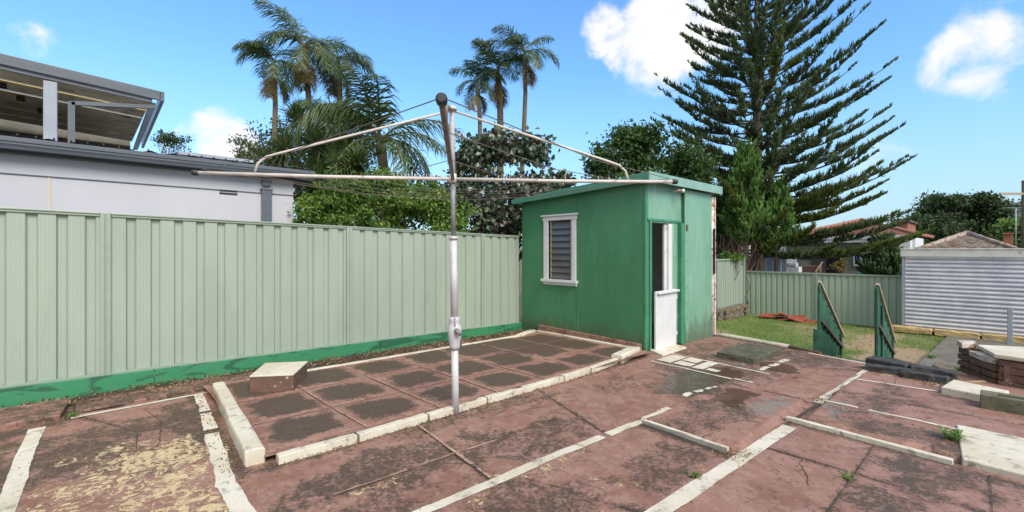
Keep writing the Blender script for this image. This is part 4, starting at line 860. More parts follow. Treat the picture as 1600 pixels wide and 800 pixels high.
L_lime = leafmat('bright_green_leaves', [(.035, .085, .018), (.085, .17, .03), (.16, .27, .05), (.30, .38, .09)], .4, .4)
L_hib = leafmat('dusky_heart_leaves', [(.03, .05, .025), (.055, .09, .045), (.10, .15, .09), (.085, .045, .04), (.14, .19, .12)], .2, .35, .6)
L_dark = leafmat('dark_green_leaves', [(.02, .045, .014), (.045, .095, .026), (.08, .155, .04), (.12, .20, .06)], .4, .4)
L_olive = leafmat('olive_green_leaves', [(.03, .045, .015), (.06, .085, .028), (.11, .13, .045), (.15, .16, .06)], .3, .5)
L_far = leafmat('distant_dark_leaves', [(.025, .045, .018), (.05, .085, .03), (.08, .12, .045)], .2, .7)
L_palm = leafmat('palm_leaflets', [(.025, .05, .015), (.05, .09, .025), (.09, .14, .04), (.18, .18, .07)], .3, .4, .5)
L_palmdead = leafmat('dry_palm_leaflets', [(.14, .11, .04), (.22, .17, .06), (.12, .085, .045)], .3, .7)
L_grass = leafmat('grass_blades', [(.08, .16, .025), (.15, .26, .045), (.25, .33, .07), (.40, .37, .17)], .35, .6)
L_pine = leafmat('pine_needles', [(.045, .080, .036), (.072, .120, .054), (.11, .17, .072), (.15, .20, .08)], .35, .6, .2)
L_pine2 = leafmat('fresh_pine_needles', [(.08, .17, .04), (.13, .26, .06), (.19, .34, .09)], .4, .6, .2)
L_pine3 = leafmat('yellow_green_needles', [(.05, .08, .018), (.09, .13, .025), (.14, .17, .035)], .25, .6, .2)
L_litter = leafmat('dry_leaf_litter', [(.08, .045, .025), (.20, .12, .06), (.33, .24, .13)], .1, .8)

# Norfolk pine: whorled upswept branches with comb-like branchlets
def ribbon_tubes(P0, P1, P2, r, name, mat, parent):
    """three-point tapered three-sided shoots, vectorised; P* (n,3)"""
    n = len(P0); d = unit(P2-P0); a = unit(np.cross(d, np.array([.3, .2, 1.]) + 0*d)); b = np.cross(d, a); V = np.zeros((n, 3, 3, 3)); rs = (r*.75, r, r*.22)
    for i, P in enumerate((P0, P1, P2)):
        for k in range(3):
            t_ = 2*math.pi*k/3; V[:, i, k] = P + (a*math.cos(t_) + b*math.sin(t_))*rs[i]
    base_i = (np.arange(n)*9)[:, None, None]; F = []
    for i in range(2):
        for k in range(3): F.append([i*3+k, i*3+(k+1) % 3, (i+1)*3+(k+1) % 3, (i+1)*3+k])
    F = (base_i + np.array(F)[None]).reshape(-1, 4); return npmesh(name, V.reshape(-1, 3), F, mat, parent, smooth=True)
def norfolk(name, label, base_, top_z, whorls, lenfun, slopefun, mats, shoot, shoot_r, per_m, group=None, trunk_r=.28, z0=.5, lean=(0, 0), nb=6, sub=3):
    base_ = Vector(base_); t = thing(name, label, 'tree', base_, group)
    H = top_z-base_.z; m = MB(); pts = [base_+Vector((lean[0]*f, lean[1]*f, H*f)) for f in np.linspace(0, 1, 12)]; m.tube(pts, [trunk_r*(1-f)**.8+.02 for f in np.linspace(0, 1, 12)], 12); m.build('trunk', M['bark'], t)
    bmb = MB(); S0 = [[], [], []]; S1 = [[], [], []]; S2 = [[], [], []]
    for wi in range(whorls):
        z = z0 + (top_z-z0-.1)*(wi+random.uniform(-.25, .25))/whorls; z = z0 + (z-z0)*((max(z-z0, 0)/(top_z-z0))**(.22 if whorls > 20 else 0)); f = (z-base_.z)/H; c = np.array([base_.x+lean[0]*f, base_.y+lean[1]*f, z]); off = random.uniform(0, 6.28)
        for b in range(nb):
            az = off + 2*math.pi*b/nb + random.uniform(-.3, .3); Lb = lenfun(z, az)*random.uniform(.80, 1.06)
            if Lb < .25: continue
            sl = slopefun(z, az) + random.uniform(-.06, .06); n_ = max(6, int(Lb/.35)); hd_ = np.array([math.cos(az), math.sin(az), 0]); tt = np.linspace(0, 1, n_)
            # droops a little at mid length, sweeps up toward the tip
            zz = Lb*(np.tan(sl)*tt + .16*tt**2.6 - .05*np.sin(tt*math.pi)); cv = random.uniform(-.06, .06)*Lb; sd_ = np.array([-hd_[1], hd_[0], 0])
            P = c + hd_*(Lb*tt)[:, None] + sd_*(cv*np.sin(tt*2.5))[:, None] + np.array([0, 0, 1.])*zz[:, None]
            bmb.tube([Vector(p) for p in P[::2]] if n_ > 8 else [Vector(p) for p in P], [max(.010, .05*Lb/6*(1-q)+.012) for q in (tt[::2] if n_ > 8 else tt)], 4, cap=False)
            ns = int(Lb*per_m); u = np.sort(rng.random(ns))*.90+.10
            cut = .18+.12*rng.random(); u = u[u > cut]; ns = len(u)
            # gaps along the branch
            g0 = rng.random(); u = u[np.abs(u-g0) > .035]; ns = len(u)
            Q = np.stack([np.interp(u, tt, P[:, k]) for k in range(3)], 1); T_ = unit(np.stack([np.interp(np.minimum(u+.05, 1), tt, P[:, k]) - np.interp(np.maximum(u-.05, 0), tt, P[:, k]) for k in range(3)], 1))
            side = np.where(rng.random(ns) < .5, 1., -1.)[:, None]*sd_; l_ = (shoot*(.35+.65*np.sin(np.clip(u*1.05, 0, 1)*math.pi)**.7)*(.7+.5*rng.random(ns)))[:, None]
            spread = .25+.75*rng.random((ns, 1)); upk = .25+.55*rng.random((ns, 1))
            D = unit(T_*.6 + side*spread + np.array([0, 0, 1.])*upk*1.1 + rng.normal(size=(ns, 3))*.12)
            mid = Q + D*l_*.55; tip = mid + (D*.6+T_*.2+np.array([0, 0, .55]))*l_*.5
            k = 0 if len(mats) == 1 else (1 if (rng.random() < (.75 if z < 3.6 else .05)) else 0)
            S0[k].append(Q); S1[k].append(mid); S2[k].append(tip)
            for _ in range(sub):   # finer side shoots give the fringe
                ii = rng.random(ns) < .8; q = Q[ii] + (mid[ii]-Q[ii])*rng.random((ii.sum(), 1)); D2 = unit(D[ii] + rng.normal(size=(ii.sum(), 3))*.55 + np.array([0, 0, .25])); l2 = l_[ii]*(.3+.35*rng.random((ii.sum(), 1)))
                S0[k].append(q); S1[k].append(q+D2*l2*.5); S2[k].append(q+D2*l2+np.array([0, 0, .2])*l2)
    bmb.build('branches', M['bark'], t)
    for k, nm in enumerate(('foliage', 'lower_foliage', '')):
        if S0[k]: ribbon_tubes(np.concatenate(S0[k]), np.concatenate(S1[k]), np.concatenate(S2[k]), shoot_r, nm, mats[k], t)
    return t
RAZ = math.atan2(-CXX, SXX)                       # bearing of the side on which the limbs reach farther
def np_len(z, az):
    k = (math.cos(az-RAZ)+1)/2; Lr = np.interp(z, [-.5, 1.0, 3.5, 5.5, 8, 10, 12, 14, 17.5], [6.0, 6.4, 6.0, 5.4, 4.8, 4.1, 3.4, 2.7, .3]); Ll = np.interp(z, [-.5, 1, 4, 7, 9, 12, 14, 17.5], [3.0, 3.6, 4.4, 4.6, 3.9, 3.0, 2.2, .3])
    return Ll + (Lr-Ll)*k**1.7
def np_slope(z, az): return float(np.interp(z, [0, 1.5, 3, 5, 9, 13, 17], [-.10, -.06, .04, .17, .34, .48, .65]))
pb = at(1183, 430, 21); pb.z = -1.0
norfolk('norfolk_pine', 'huge dark Norfolk pine with upswept tiered branches rising beyond the back fence corner', pb, 17.5, 40, np_len, np_slope, [L_pine, L_pine3], .46, .022, 26, z0=1.5, sub=6, nb=5)
yb = at(1165, 430, 18.8); yb.z = -1
norfolk('young_pine', 'young bright green bushy pine growing in front of the huge Norfolk pine trunk', yb, 5.9, 15, lambda z, a: float(np.interp(z, [0, 2, 4, 6], [1.0, 1.0, .75, .22])), lambda z, a: .6, [L_pine2], .46, .042, 26, trunk_r=.09, z0=1.7, nb=5, sub=3)
yb = at(1212, 430, 19.2); yb.z = -1
norfolk('young_pine', 'smaller bright green pine just right of the tallest young pine by the trunk', yb, 4.3, 10, lambda z, a: float(np.interp(z, [0, 2, 5], [.85, .85, .22])), lambda z, a: .65, [L_pine2], .46, .042, 26, trunk_r=.07, z0=1.6, nb=5, sub=3)
yb = at(1378, 430, 21.5); yb.z = -1.4
norfolk('young_pine', 'small dark conifer before the olive house window, left of the corrugated garage', yb, 2.3, 10, lambda z, a: float(np.interp(z, [-.5, .5, 2], [1.1, 1.0, .35])), lambda z, a: .45, [L_pine], .45, .05, 30, trunk_r=.07, z0=-.6, nb=6, sub=2)

# palms
def palm(name, label, cpt, gz_, tr, nf, fl, droop, leaflet, mat, group='tall palms beyond the fence', dead=3, up0=1.2, density=58, hang=.5, shaft=.55, clump=None, seed=0):
    rs = random.Random(seed); c = Vector(cpt); base_ = Vector((c.x+rs.uniform(-.4, .4), c.y+rs.uniform(-.3, .3), gz_)); t = thing(name, label, 'palm tree', base_, group)
    m = MB(); ff = np.linspace(0, 1, 10); pts = [base_.lerp(c, f) + Vector((.12*math.sin(f*3), .08*math.sin(f*4), 0)) for f in ff]; pts[-1] = c; m.tube(pts, [tr*(1.25-.35*f) for f in ff], 10); m.build('trunk', M['palmbark'], t)
    m = MB(); dn = (pts[-1]-pts[-2]).normalized(); m.tube([c-dn*.1, c+dn*shaft*.3, c+dn*shaft], [tr*.92, tr*1.0, tr*.4], 10); m.build('crownshaft', M['greentrunk'], t)
    top = c+dn*shaft
    for grp, (cnt, mt, nm) in enumerate(((nf, mat, 'fronds'), (dead, L_palmdead, 'dry_fronds'))):
        V = []; F = []; R_ = MB()
        for k in range(cnt):
            az = 2*math.pi*(k/cnt if grp == 0 else rs.random()) + rs.uniform(-.35, .35); h = np.array([math.cos(az), math.sin(az), 0]); ln = fl*rs.uniform(.8, 1.1)
            el = (up0 - rs.random()*up0*1.2) if grp == 0 else -.35-rs.random()*.5; ln = ln if grp == 0 else ln*.6; dr_ = droop*rs.uniform(.55, 1.35)
            n_ = 12; p = np.array(top if grp == 0 else c+dn*.1, float); P = [p.copy()]; e = el
            for i in range(n_): p = p + (h*math.cos(e)+np.array([0, 0, math.sin(e)]))*ln/n_; P.append(p.copy()); e -= dr_/n_*(1+.9*i/n_); e = max(e, -1.5)
            P = np.array(P); R_.tube([Vector(q) for q in P[::2]], [.025*(1-.8*i/6)*fl/2 for i in range(7)], 4, cap=False)
            sd_ = np.array([-h[1], h[0], 0]); tt = np.linspace(0, 1, n_+1)
            for s_ in (-1, 1):
                u = np.linspace(.14, 1, density)+rng.normal(size=density)*.008; u = np.clip(u, 0, 1); Q = np.stack([np.interp(u, tt, P[:, j]) for j in range(3)], 1); T_ = unit(np.stack([np.interp(np.minimum(u+.06, 1), tt, P[:, j]) - np.interp(np.maximum(u-.06, 0), tt, P[:, j]) for j in range(3)], 1))
                l_ = (1.2*leaflet*np.sin(np.clip(.12+u*.86, 0, 1)*math.pi)**.55*(.8+.3*rng.random(density)))[:, None]
                D = unit(T_*.75 + sd_*s_*.9 + np.array([0, 0, -hang*.5]) + rng.normal(size=(density, 3))*.22); D2 = unit(D*.6+np.array([0, 0, -hang])+T_*.2)
                w_ = .012*fl/2+.012; wv = T_*w_; mid = Q + D*l_*.55; tip = mid + D2*l_*.5
                b0 = len(V)*5; arr = np.stack([Q-wv*.5, Q+wv*.5, mid+wv*.6, mid-wv*.6, tip], 1); V.append(arr.reshape(-1, 3))
        VV = np.concatenate(V) if V else None
        if VV is None: continue
        n5 = len(VV)//5; i = np.arange(n5)*5; F1 = np.stack([i, i+1, i+2, i+3], 1)
        # triangles as degenerate-free quads: tip pair split
        tipv = VV.reshape(-1, 5, 3); tip2 = tipv[:, 4] + (tipv[:, 2]-tipv[:, 3])*.15; VV = np.concatenate([tipv, tip2[:, None]], 1).reshape(-1, 3); i = np.arange(n5)*6
        F_ = np.concatenate([np.stack([i, i+1, i+2, i+3], 1), np.stack([i+3, i+2, i+5, i+4], 1)]); npmesh(nm, VV, F_, mt, t)
        R_.build('frond_stems' if grp == 0 else 'dry_stems', M['greentrunk'] if grp == 0 else M['palmbark'], t)
    return t
NG = -.5
palm('palm_tree', 'tall slim palm, leftmost of the clump above the pale house', at(429, 122, 15), NG, .085, 11, 1.45, 1.5, .50, L_palm, seed=1, dead=4)
palm('palm_tree', 'tallest palm with raised fronds, second from left above the pale house', at(477, 98, 15.5), NG, .10, 12, 1.95, 1.2, .58, L_palm, seed=2, up0=1.45, dead=4)
palm('palm_tree', 'palm with yellowish trunk, third from left above the pale house', at(529, 115, 16.5), NG, .11, 11, 1.6, 1.5, .55, L_palm, seed=3, dead=4)
palm('palm_tree', 'low bushy palm crown right below the third palm from the left', at(512, 205, 14), NG, .10, 10, 1.55, 1.5, .55, L_palm, seed=4, dead=2)
palm('palm_tree', 'big feathery palm with long arching fronds, left of the clothesline post', at(596, 236, 12.0), NG, .14, 16, 2.7, 1.4, .62, L_palm, seed=5, up0=1.3, density=60, hang=.75, dead=0, shaft=.3)
palm('palm_tree', 'slim palm, left of three palms behind the dusky-leaved tree', at(747, 150, 17.5), NG, .085, 9, 1.35, 1.2, .45, L_palm, seed=6, up0=1.4, dead=3)
palm('palm_tree', 'palm in the middle of three behind the dusky-leaved tree', at(779, 130, 18), NG, .13, 11, 1.6, 1.1, .5, L_palm, seed=7, up0=1.4, dead=3)
palm('palm_tree', 'leaning slim palm, right of three palms behind the dusky-leaved tree', at(820, 105, 17), NG, .085, 10, 1.5, 1.2, .48, L_palm, seed=8, up0=1.2, dead=3)
# spiky and leafy understorey
def spiky(label, px, py, d, n_, ln, group='spiky plants beyond the fence', mat=None, gz_=NG):
    c = at(px, py, d); t = thing('spiky_plant', label, 'plant', (c.x, c.y, gz_), group); m = MB(); m.tube([(c.x, c.y, gz_), (c.x+.05, c.y, (c.z+gz_)/2), c], [.07, .06, .05], 8); m.build('stem', M['bark'], t)
    D = unit(rng.normal(size=(n_, 3))+np.array([0, 0, .35])); l_ = ln*(.7+.5*rng.random((n_, 1))); s_ = unit(np.cross(D, np.array([0, 0, 1.])+0*D))*.022; p = np.array(c)
    V = np.stack([p-s_+0*D, p+s_+0*D, p+D*l_*.6+s_*1.1, p+D*l_*.6-s_*1.1, p+D*l_+np.array([0, 0, -.18])*l_-s_*.1, p+D*l_+np.array([0, 0, -.18])*l_+s_*.1], 1).reshape(-1, 3); i = np.arange(n_)*6
    npmesh('sword_leaves', V, np.concatenate([np.stack([i, i+1, i+2, i+3], 1), np.stack([i+3, i+2, i+5, i+4], 1)]), mat or L_palm, t); return t
for (px, py, d, ln, lab) in [(465, 190, 13.5, .75, 'spiky plant high between the two leftmost palm trunks'), (500, 235, 12, .8, 'spiky plant at the foot of the palm clump above the gutter end'), (445, 235, 12.5, .7, 'spiky plant just above the gutter left of the palm clump'),
                             (540, 240, 11.5, .8, 'spiky plant left of the big feathery palm trunk'), (490, 300, 10.2, .8, 'spiky plant beside the end wall of the pale house'), (520, 268, 11, .8, 'spiky plant right of the gutter end above the lime bush'), (560, 262, 10.5, .7, 'spiky plant low before the big feathery palm')]:
    spiky(lab, px, py, d, 150, ln)
def tr(px, d, z=NG): p = at(px, 390, d); return (p.x, p.y, z)
bushy('leafy_tree', 'sparse dark small-leaved tree left of the palms above the house roof', 'tree', tr(428, 16), [bl(425, 215, 16, .8, .8, .55), bl(450, 240, 15.5, .8, .8, .6), bl(410, 245, 15.5, .6, .6, .4)], 60, 40, .35, .11, L_olive, .08, up=0)
bushy('leafy_tree', 'dense olive green thicket behind the palm trunks', 'tree', tr(500, 14.5), [bl(485, 250, 14.5, 1.2, 1.0, 1.1), bl(540, 215, 15, 1.0, 1, .9), bl(520, 290, 13.5, 1.2, 1, 1.0), bl(625, 318, 15.5, 1.1, 1, .5), bl(675, 318, 15.5, .8, .8, .4)], 240, 60, .42, .12, L_olive, .10)
bushy('leafy_tree', 'tiny far tree top left of the palms showing over the grey gutter', 'tree', tr(268, 30), [bl(268, 222, 30, .7, .7, .6)], 26, 40, .35, .16, L_far, .08)
bushy('leafy_tree', 'small far tree top just left of the sparse tree over the gutter', 'tree', tr(380, 26), [bl(380, 228, 26, .4, .4, .5), bl(381, 245, 26, .5, .5, .3)], 22, 30, .3, .15, L_far, .06)
bushy('lime_bush', 'bright lime green leafy bush directly behind the fence left of the clothesline post', 'bush', tr(580, 9.3), [bl(505, 325, 9.2, .45, .6, .42), bl(560, 308, 9.3, .62, .6, .38), bl(620, 308, 9.4, .62, .6, .36), bl(668, 322, 9.4, .45, .6, .38), bl(585, 345, 9.0, 1.1, .5, .35), bl(600, 292, 9.6, .5, .4, .25), bl(500, 345, 9.2, .4, .4, .4), bl(590, 375, 8.9, 1.3, .4, .3), bl(700, 350, 9.2, .4, .5, .5)], 430, 48, .17, .085, L_lime, .06, shell=.5)
bushy('dusky_tree', 'tree with large dusky purple-green heart leaves behind the fence right of the clothesline post', 'tree', tr(790, 10.8), [bl(735, 250, 10.7, .34, .4, .35), bl(775, 230, 10.7, .40, .4, .35), bl(830, 235, 10.7, .40, .4, .38), bl(760, 300, 10.7, .62, .6, .48), bl(830, 300, 10.7, .62, .6, .45), bl(715, 310, 10.7, .35, .4, .45), bl(780, 345, 10.7, .9, .5, .35), bl(870, 285, 10.7, .25, .3, .12, .5), bl(760, 378, 10.7, .9, .4, .25)], 560, 16, .22, .125, L_hib, .07, up=.9, asp=.85, shell=.45)
bushy('dense_tree', 'round dark green tree right behind the shed roof', 'tree', tr(1010, 15.5), [bl(960, 250, 15.5, .75, .8, .6), bl(1010, 235, 15.5, .9, .8, .75), bl(1065, 255, 15.5, .75, .8, .6), bl(985, 280, 15.5, 1.2, 1, .5), bl(1085, 285, 15.5, .7, .8, .5), bl(985, 215, 15.5, .4, .4, .3)], 260, 50, .33, .15, L_dark, .14)
# dry bare shrub beside the shed
t = thing('bare_shrub', 'leafless brown twiggy shrub beyond the short fence right of the shed', 'shrub', tr(1148, 19, -.9)); m = MB(); cb = Vector(tr(1148, 19, -.9))
for k in range(170):
    a_ = random.uniform(0, 6.28); e = cb + Vector((math.cos(a_)*random.uniform(.1, 1.0), math.sin(a_)*random.uniform(.1, 1.0), random.uniform(1.8, 3.2))); pts, rs = limb(cb+Vector((random.uniform(-.7, .7), random.uniform(-.7, .7), 0)), e, .02, .007, .15); m.tube(pts, rs, 4, cap=False)
m.build('twigs', simple('dry_brown_twigs', (.20, .12, .09), (.12, .07, .05), .9, bst=0), t)
bushy('hedge_plant', 'small leafy green plant showing over the short fence right of the shed', 'plant', tr(1140, 17.5, -.9), [bl(1135, 402, 17.5, .3, .3, .12), bl(1150, 402, 17.6, .25, .3, .12)], 20, 20, .15, .12, L_lime, .03)
# far trees on the right
far = [(1438, 372, 46, 2.6, 2.2, 'far dark tree right of the huge pine tips'), (1475, 350, 50, 2.3, 2.6, 'far rounded tree behind the tiled roof, left of the twin-topped one'), (1512, 352, 52, 2.5, 2.6, 'far tree with twin tops behind the tiled roof'), (1550, 348, 50, 2.4, 2.6, 'far tree with tall tufted top right of the tiled roof ridge'), (1580, 368, 55, 2.6, 1.6, 'low far tree behind the chimney'), (1596, 378, 40, 1.0, 1.6, 'yellow green tree at the far right edge behind the aerial')]
for (px, py, d, rx, rz_, lab) in far:
    c = at(px, py, d); bb = [bl(px, py+10, d, rx, rx, rz_*.65, 2)] + [((c.x+random.uniform(-1, 1)*rx, c.y+random.uniform(-1, 1)*rx*.6, c.z+random.uniform(.1, 1.0)*rz_), (rx*.42, rx*.42, rz_*.2), .5) for _ in range(5)]
    bushy('far_tree', lab, 'tree', (c.x, c.y, -2), bb, 150, 42, .9, .36, L_far if 'yellow' not in lab else L_lime, .25, flat=.5, up=0, group='far trees on the right')
for (px, py, d, rx, rz_, lab) in [(1150, 372, 34, 2.0, 1.5, 'dark far tree behind the bare shrub'), (1120, 330, 30, 1.6, 1.2, 'dark leafy tree just right of the shed roof corner')]:
    bushy('far_tree', lab, 'tree', tr(px, d, -1.5), [bl(px, py, d, rx, rx, rz_, 1)], 90, 40, .7, .28, L_far, .2, group='far trees on the right')

# ------------------------------------------------------------------ houses behind
DH = 30
def hbox(mb, px0, px1, z0, z1, X0, depth):
    """box with its face toward the plot on the plane X = X0, between two bearings"""
    def Yof(px): r = ray(px, 390); return r.y/r.x*X0
    y0, y1 = Yof(px1), Yof(px0); mb.box((X0, y0, z0), (X0+depth, y1, z1)); return y0, y1
def Yp(px, X0): r = ray(px, 390); return r.y/r.x*X0
def Zp(px, py, X0): r = ray(px, py); return 1.6 + r.z/r.x*X0
HX = 31
oh = thing('olive_house', 'olive green weatherboard house with red tiled roof seen under the pine branches', 'house', (HX, Yp(1320, HX), -1.5))
m = MB(); hbox(m, 1228, 1400, -2, Zp(1330, 378, HX), HX, 7); m.build('wall', M['fibro'], oh)
m = MB(); hbox(m, 1269, 1291, -2, Zp(1330, 395, HX), HX-.08, .07); m.build('slatted_screen', M['browndark'], oh)
m = MB(); hbox(m, 1291.5, 1316, -2, Zp(1330, 394, HX), HX-.08, .07); m.build('dark_doorway', M['dark'], oh)
wz0, wz1 = Zp(1350, 413, HX), Zp(1350, 391, HX)
m = MB(); hbox(m, 1335, 1368, wz0, wz1, HX-.05, .04); wn = m.build('window', M['dark'], oh)
m = MB(); hbox(m, 1351, 1353, wz0, wz1, HX-.12, .06); hbox(m, 1334, 1369, wz0-.12, wz0-.003, HX-.12, .06); hbox(m, 1333, 1335, wz0, wz1, HX-.12, .06); m.build('window_frame', M['whitewall'], wn)
for (a, b, z0_, z1_, mt, nm) in [(1337, 1340, .25, .75, 'blue', 'blue_curtain'), (1343, 1349, .15, .65, 'paper', 'pale_bundle'), (1354, 1360, 0, .35, 'red', 'red_bundle')]:
    m = MB(); hbox(m, a, b, wz0+z0_, wz0+z1_, HX-.075, .02); m.build(nm, M[mt], wn, bevel=.005)
m = MB(); hbox(m, 1205, 1268, Zp(1230, 404, HX), Zp(1230, 394, HX), HX-.06, .05); m.build('window', M['dark'], oh)
m = MB(); hbox(m, 1215, 1400, Zp(1330, 379, HX), Zp(1330, 374, HX), HX-.5, .45); hbox(m, 1180, 1412, Zp(1330, 374, HX)+.003, Zp(1330, 369, HX), HX-.55, 4.0); m.build('eaves', M['whitewall'], oh)
def hiproof(parent, X0, X1, Y0, Y1, z0, z1, inset, mat, name='roof'):
    m = MB(); yc0, yc1 = Y0+inset, Y1-inset; xc = (X0+X1)/2
    if yc0 > yc1: yc0 = yc1 = (Y0+Y1)/2
    A_ = [(X0, Y0, z0), (X1, Y0, z0), (X1, Y1, z0), (X0, Y1, z0), (xc, yc0, z1), (xc, yc1, z1)]
    rows = 14
    def quadrows(a, b, c, d):   # a,b eave ; c,d ridge (above b, above a)
        a, b, c, d = map(Vector, (a, b, c, d))
        for r_ in range(rows):
            f0, f1 = r_/rows, (r_+1)/rows; p = a.lerp(d, f0); q = b.lerp(c, f0); s_ = b.lerp(c, f1); u = a.lerp(d, f1); up = Vector((0, 0, .05)); m.add([p+up, q+up, s_, u, p, q], [(0,1,2,3), (4,5,1,0)])
    quadrows(A_[3], A_[0], A_[4], A_[5]); quadrows(A_[1], A_[2], A_[5], A_[4]); quadrows(A_[0], A_[1], A_[4], A_[4]); quadrows(A_[2], A_[3], A_[5], A_[5])
    r_ = m.build(name, mat, parent)
    h = MB()
    for (a, b) in ((0, 4), (1, 4), (2, 5), (3, 5), (4, 5)):
        if (Vector(A_[a])-Vector(A_[b])).length > .1: h.tube([Vector(A_[a])+Vector((0, 0, .05)), Vector(A_[b])+Vector((0, 0, .05))], .11, 8)
    h.build('ridge_tiles', mat, r_); return r_
hiproof(oh, HX+.2, HX+9, Yp(1432, HX), Yp(1225, HX), Zp(1330, 370, HX)+.05, Zp(1340, 338, HX), 4.0, M['tile2'])
m = MB(); hbox(m, 1395, 1422, -2, Zp(1410, 374, HX), HX-.3, 6); m.build('white_wing', M['whitewall'], oh)
m = MB(); hbox(m, 1422.5, 1430, Zp(1420, 352, HX)-4, Zp(1420, 371, HX), HX+.5, 4); m.build('side_wall', M['whitewall'], oh)
bh = thing('brick_house', 'dark red brick house wall high behind the olive house', 'house', (44, Yp(1415, 44), -2)); m = MB(); hbox(m, 1395, 1418, -2, Zp(1405, 347, 44), 44, 5); m.build('wall', M['redbrick'], bh); m = MB(); hbox(m, 1392, 1421, Zp(1405, 347, 44)+.003, Zp(1405, 344, 44), 43.7, 5.5); m.build('roof', M['browndark'], bh)
ws = thing('grey_shed', 'pale grey vertical-sheet shed behind the back fence near the pine trunk', 'shed', (27, Yp(1210, 27), -1.5)); m = MB(); y0_, y1_ = Yp(1228, 27), Yp(1188, 27); ribsheet((27, y0_, 0), (0, 1, 0), y1_-y0_, lambda s: -2, lambda s: Zp(1210, 398, 27), 0, .35, .05, flip=1).build('wall', M['greymetal'], ws)
m = MB(); m.box((27.08, y0_, -2), (29, y1_, Zp(1210, 399, 27))); m.build('shed_body', M['greymetal'], ws); m = MB(); m.box((26.9, y0_-.1, Zp(1210, 398, 27)+.003), (29.2, y1_+.1, Zp(1210, 396, 27))); m.build('roof', M['whitewall'], ws)
lh = thing('white_house', 'white house with small windows behind the bare shrub right of the shed', 'house', (33, Yp(1135, 33), -2)); m = MB(); hbox(m, 1095, 1170, -2, Zp(1130, 374, 33), 33, 6); m.build('wall', M['whitewall'], lh); m = MB(); hbox(m, 1108, 1113, Zp(1130, 395, 33), Zp(1130, 384, 33), 32.94, .05); m.build('window', M['dark'], lh); m = MB(); hbox(m, 1090, 1175, Zp(1130, 374, 33)+.003, Zp(1130, 370, 33), 32.6, 7); m.build('roof', M['greymetal'], lh)
df = thing('dark_fence', 'black boarded fence behind the short green fence right of the shed', 'fence', (21, 8, -1)); m = MB(); hbox(m, 1112, 1173, -1.3, Zp(1140, 399, 20.5), 20.5, .05); m.build('boards', M['dark'], df)
th = thing('tiled_house', 'house with weathered red and grey tiled hip roof just above the garage fascia', 'house', (30, Yp(1508, 30), -2))
TX = 28; m = MB(); hbox(m, 1455, 1570, -2, Zp(1508, 391, TX), TX+.4, 6); m.build('wall', M['whitewall'], th)
hiproof(th, TX, TX+6.5, Yp(1590, TX), Yp(1432, TX), Zp(1508, 392, TX), Zp(1508, 365, TX+3.2)+.0, 9, M['tile'])
ch = MB(); hbox(ch, 1567, 1583, 1, Zp(1575, 366, 31), 31, .8); hbox(ch, 1566, 1584, Zp(1575, 366, 31)+.003, Zp(1575, 364, 31), 30.9, 1.0); ch.build('chimney', M['redbrick'], th, bevel=.01)
p_ = at(1587, 375, 28); q_ = at(1587, 325, 28)
an = thing('tv_aerial', 'thin rooftop television aerial mast beside the chimney at the far right', 'aerial', (p_.x, p_.y, p_.z)); m = MB(); m.tube([Vector((q_.x, q_.y, 1.5)), q_], .035, 6); m.build('mast', M['greymetal'], an)
m = MB(); r_ = camv(1, 0); m.tube([q_ - r_*.75, q_ + r_*.45], .022, 5)
for k in range(7): c_ = q_ + r_*(-.7+k*.17); m.tube([c_ - Vector((CXX, SXX, 0))*.3, c_ + Vector((CXX, SXX, 0))*.3], .012, 4)
m.build('aerial_elements', M['greymetal'], an)
rh = thing('red_roof_house', 'distant house with bright red roof at the far right edge', 'house', (60, Yp(1600, 60), -2)); m = MB(); hbox(m, 1588, 1640, -2, Zp(1600, 356, 60), 60, 6); m.build('wall', M['whitewall'], rh); m = MB(); hbox(m, 1584, 1650, Zp(1600, 356, 60)+.003, Zp(1600, 350, 60), 59.6, 7); m.build('roof', M['redtile'], rh)
p_ = at(1601, 390, 24); q_ = at(1599, 282, 24)
up_ = thing('power_pole', 'wooden power pole just at the right edge of the view', 'pole', (p_.x, p_.y, -1.5)); m = MB(); m.tube([(p_.x, p_.y, -1.5), (p_.x, p_.y, q_.z)], [.17, .12], 10); m.build('pole', M['bark'], up_); m = MB(); m.beam((p_.x-.9, p_.y+.9, q_.z-.7), (p_.x+.9, p_.y-.9, q_.z-.7), .1, .12); m.build('crossarm', M['timber'], up_)
# odds and ends seen over the back fence
for (px, py, d, sz, mt, nm, lab, cat) in [(1145-0, 0, 0, 0, 0, 0, 0, 0)][:0]: pass
c_ = at(1236, 420, 24); m = MB(); m.box((c_.x, c_.y-.35, -1.5), (c_.x+.6, c_.y+.3, c_.z+.1)); m.box((c_.x-.02, c_.y-.25, c_.z+.15), (c_.x+.3, c_.y+.15, c_.z+.30)); m.box((c_.x+.05, c_.y-.2, c_.z+.1), (c_.x+.2, c_.y+.1, c_.z+.15)); solo(m, 'white_appliance', M['whitewall'], 'old white appliance standing beyond the back fence by the olive wall', 'appliance')
c_ = at(1262, 421, 25); m = MB(); m.box((c_.x, c_.y-.55, -1.5), (c_.x+.5, c_.y+.4, c_.z+.20)); solo(m, 'brick_stack', M['brick'], 'stack of pale bricks beyond the back fence beside the brown screen', 'bricks', bevel=.02)
a_, b_ = at(1274, 425, 24.5), at(1285, 409, 24.5); m = MB(); m.beam((a_.x, a_.y, a_.z), (b_.x, b_.y, b_.z), .07, .05); solo(m, 'leaning_plank', M['timber'], 'pale plank leaning before the brown screen beyond the back fence', 'plank')
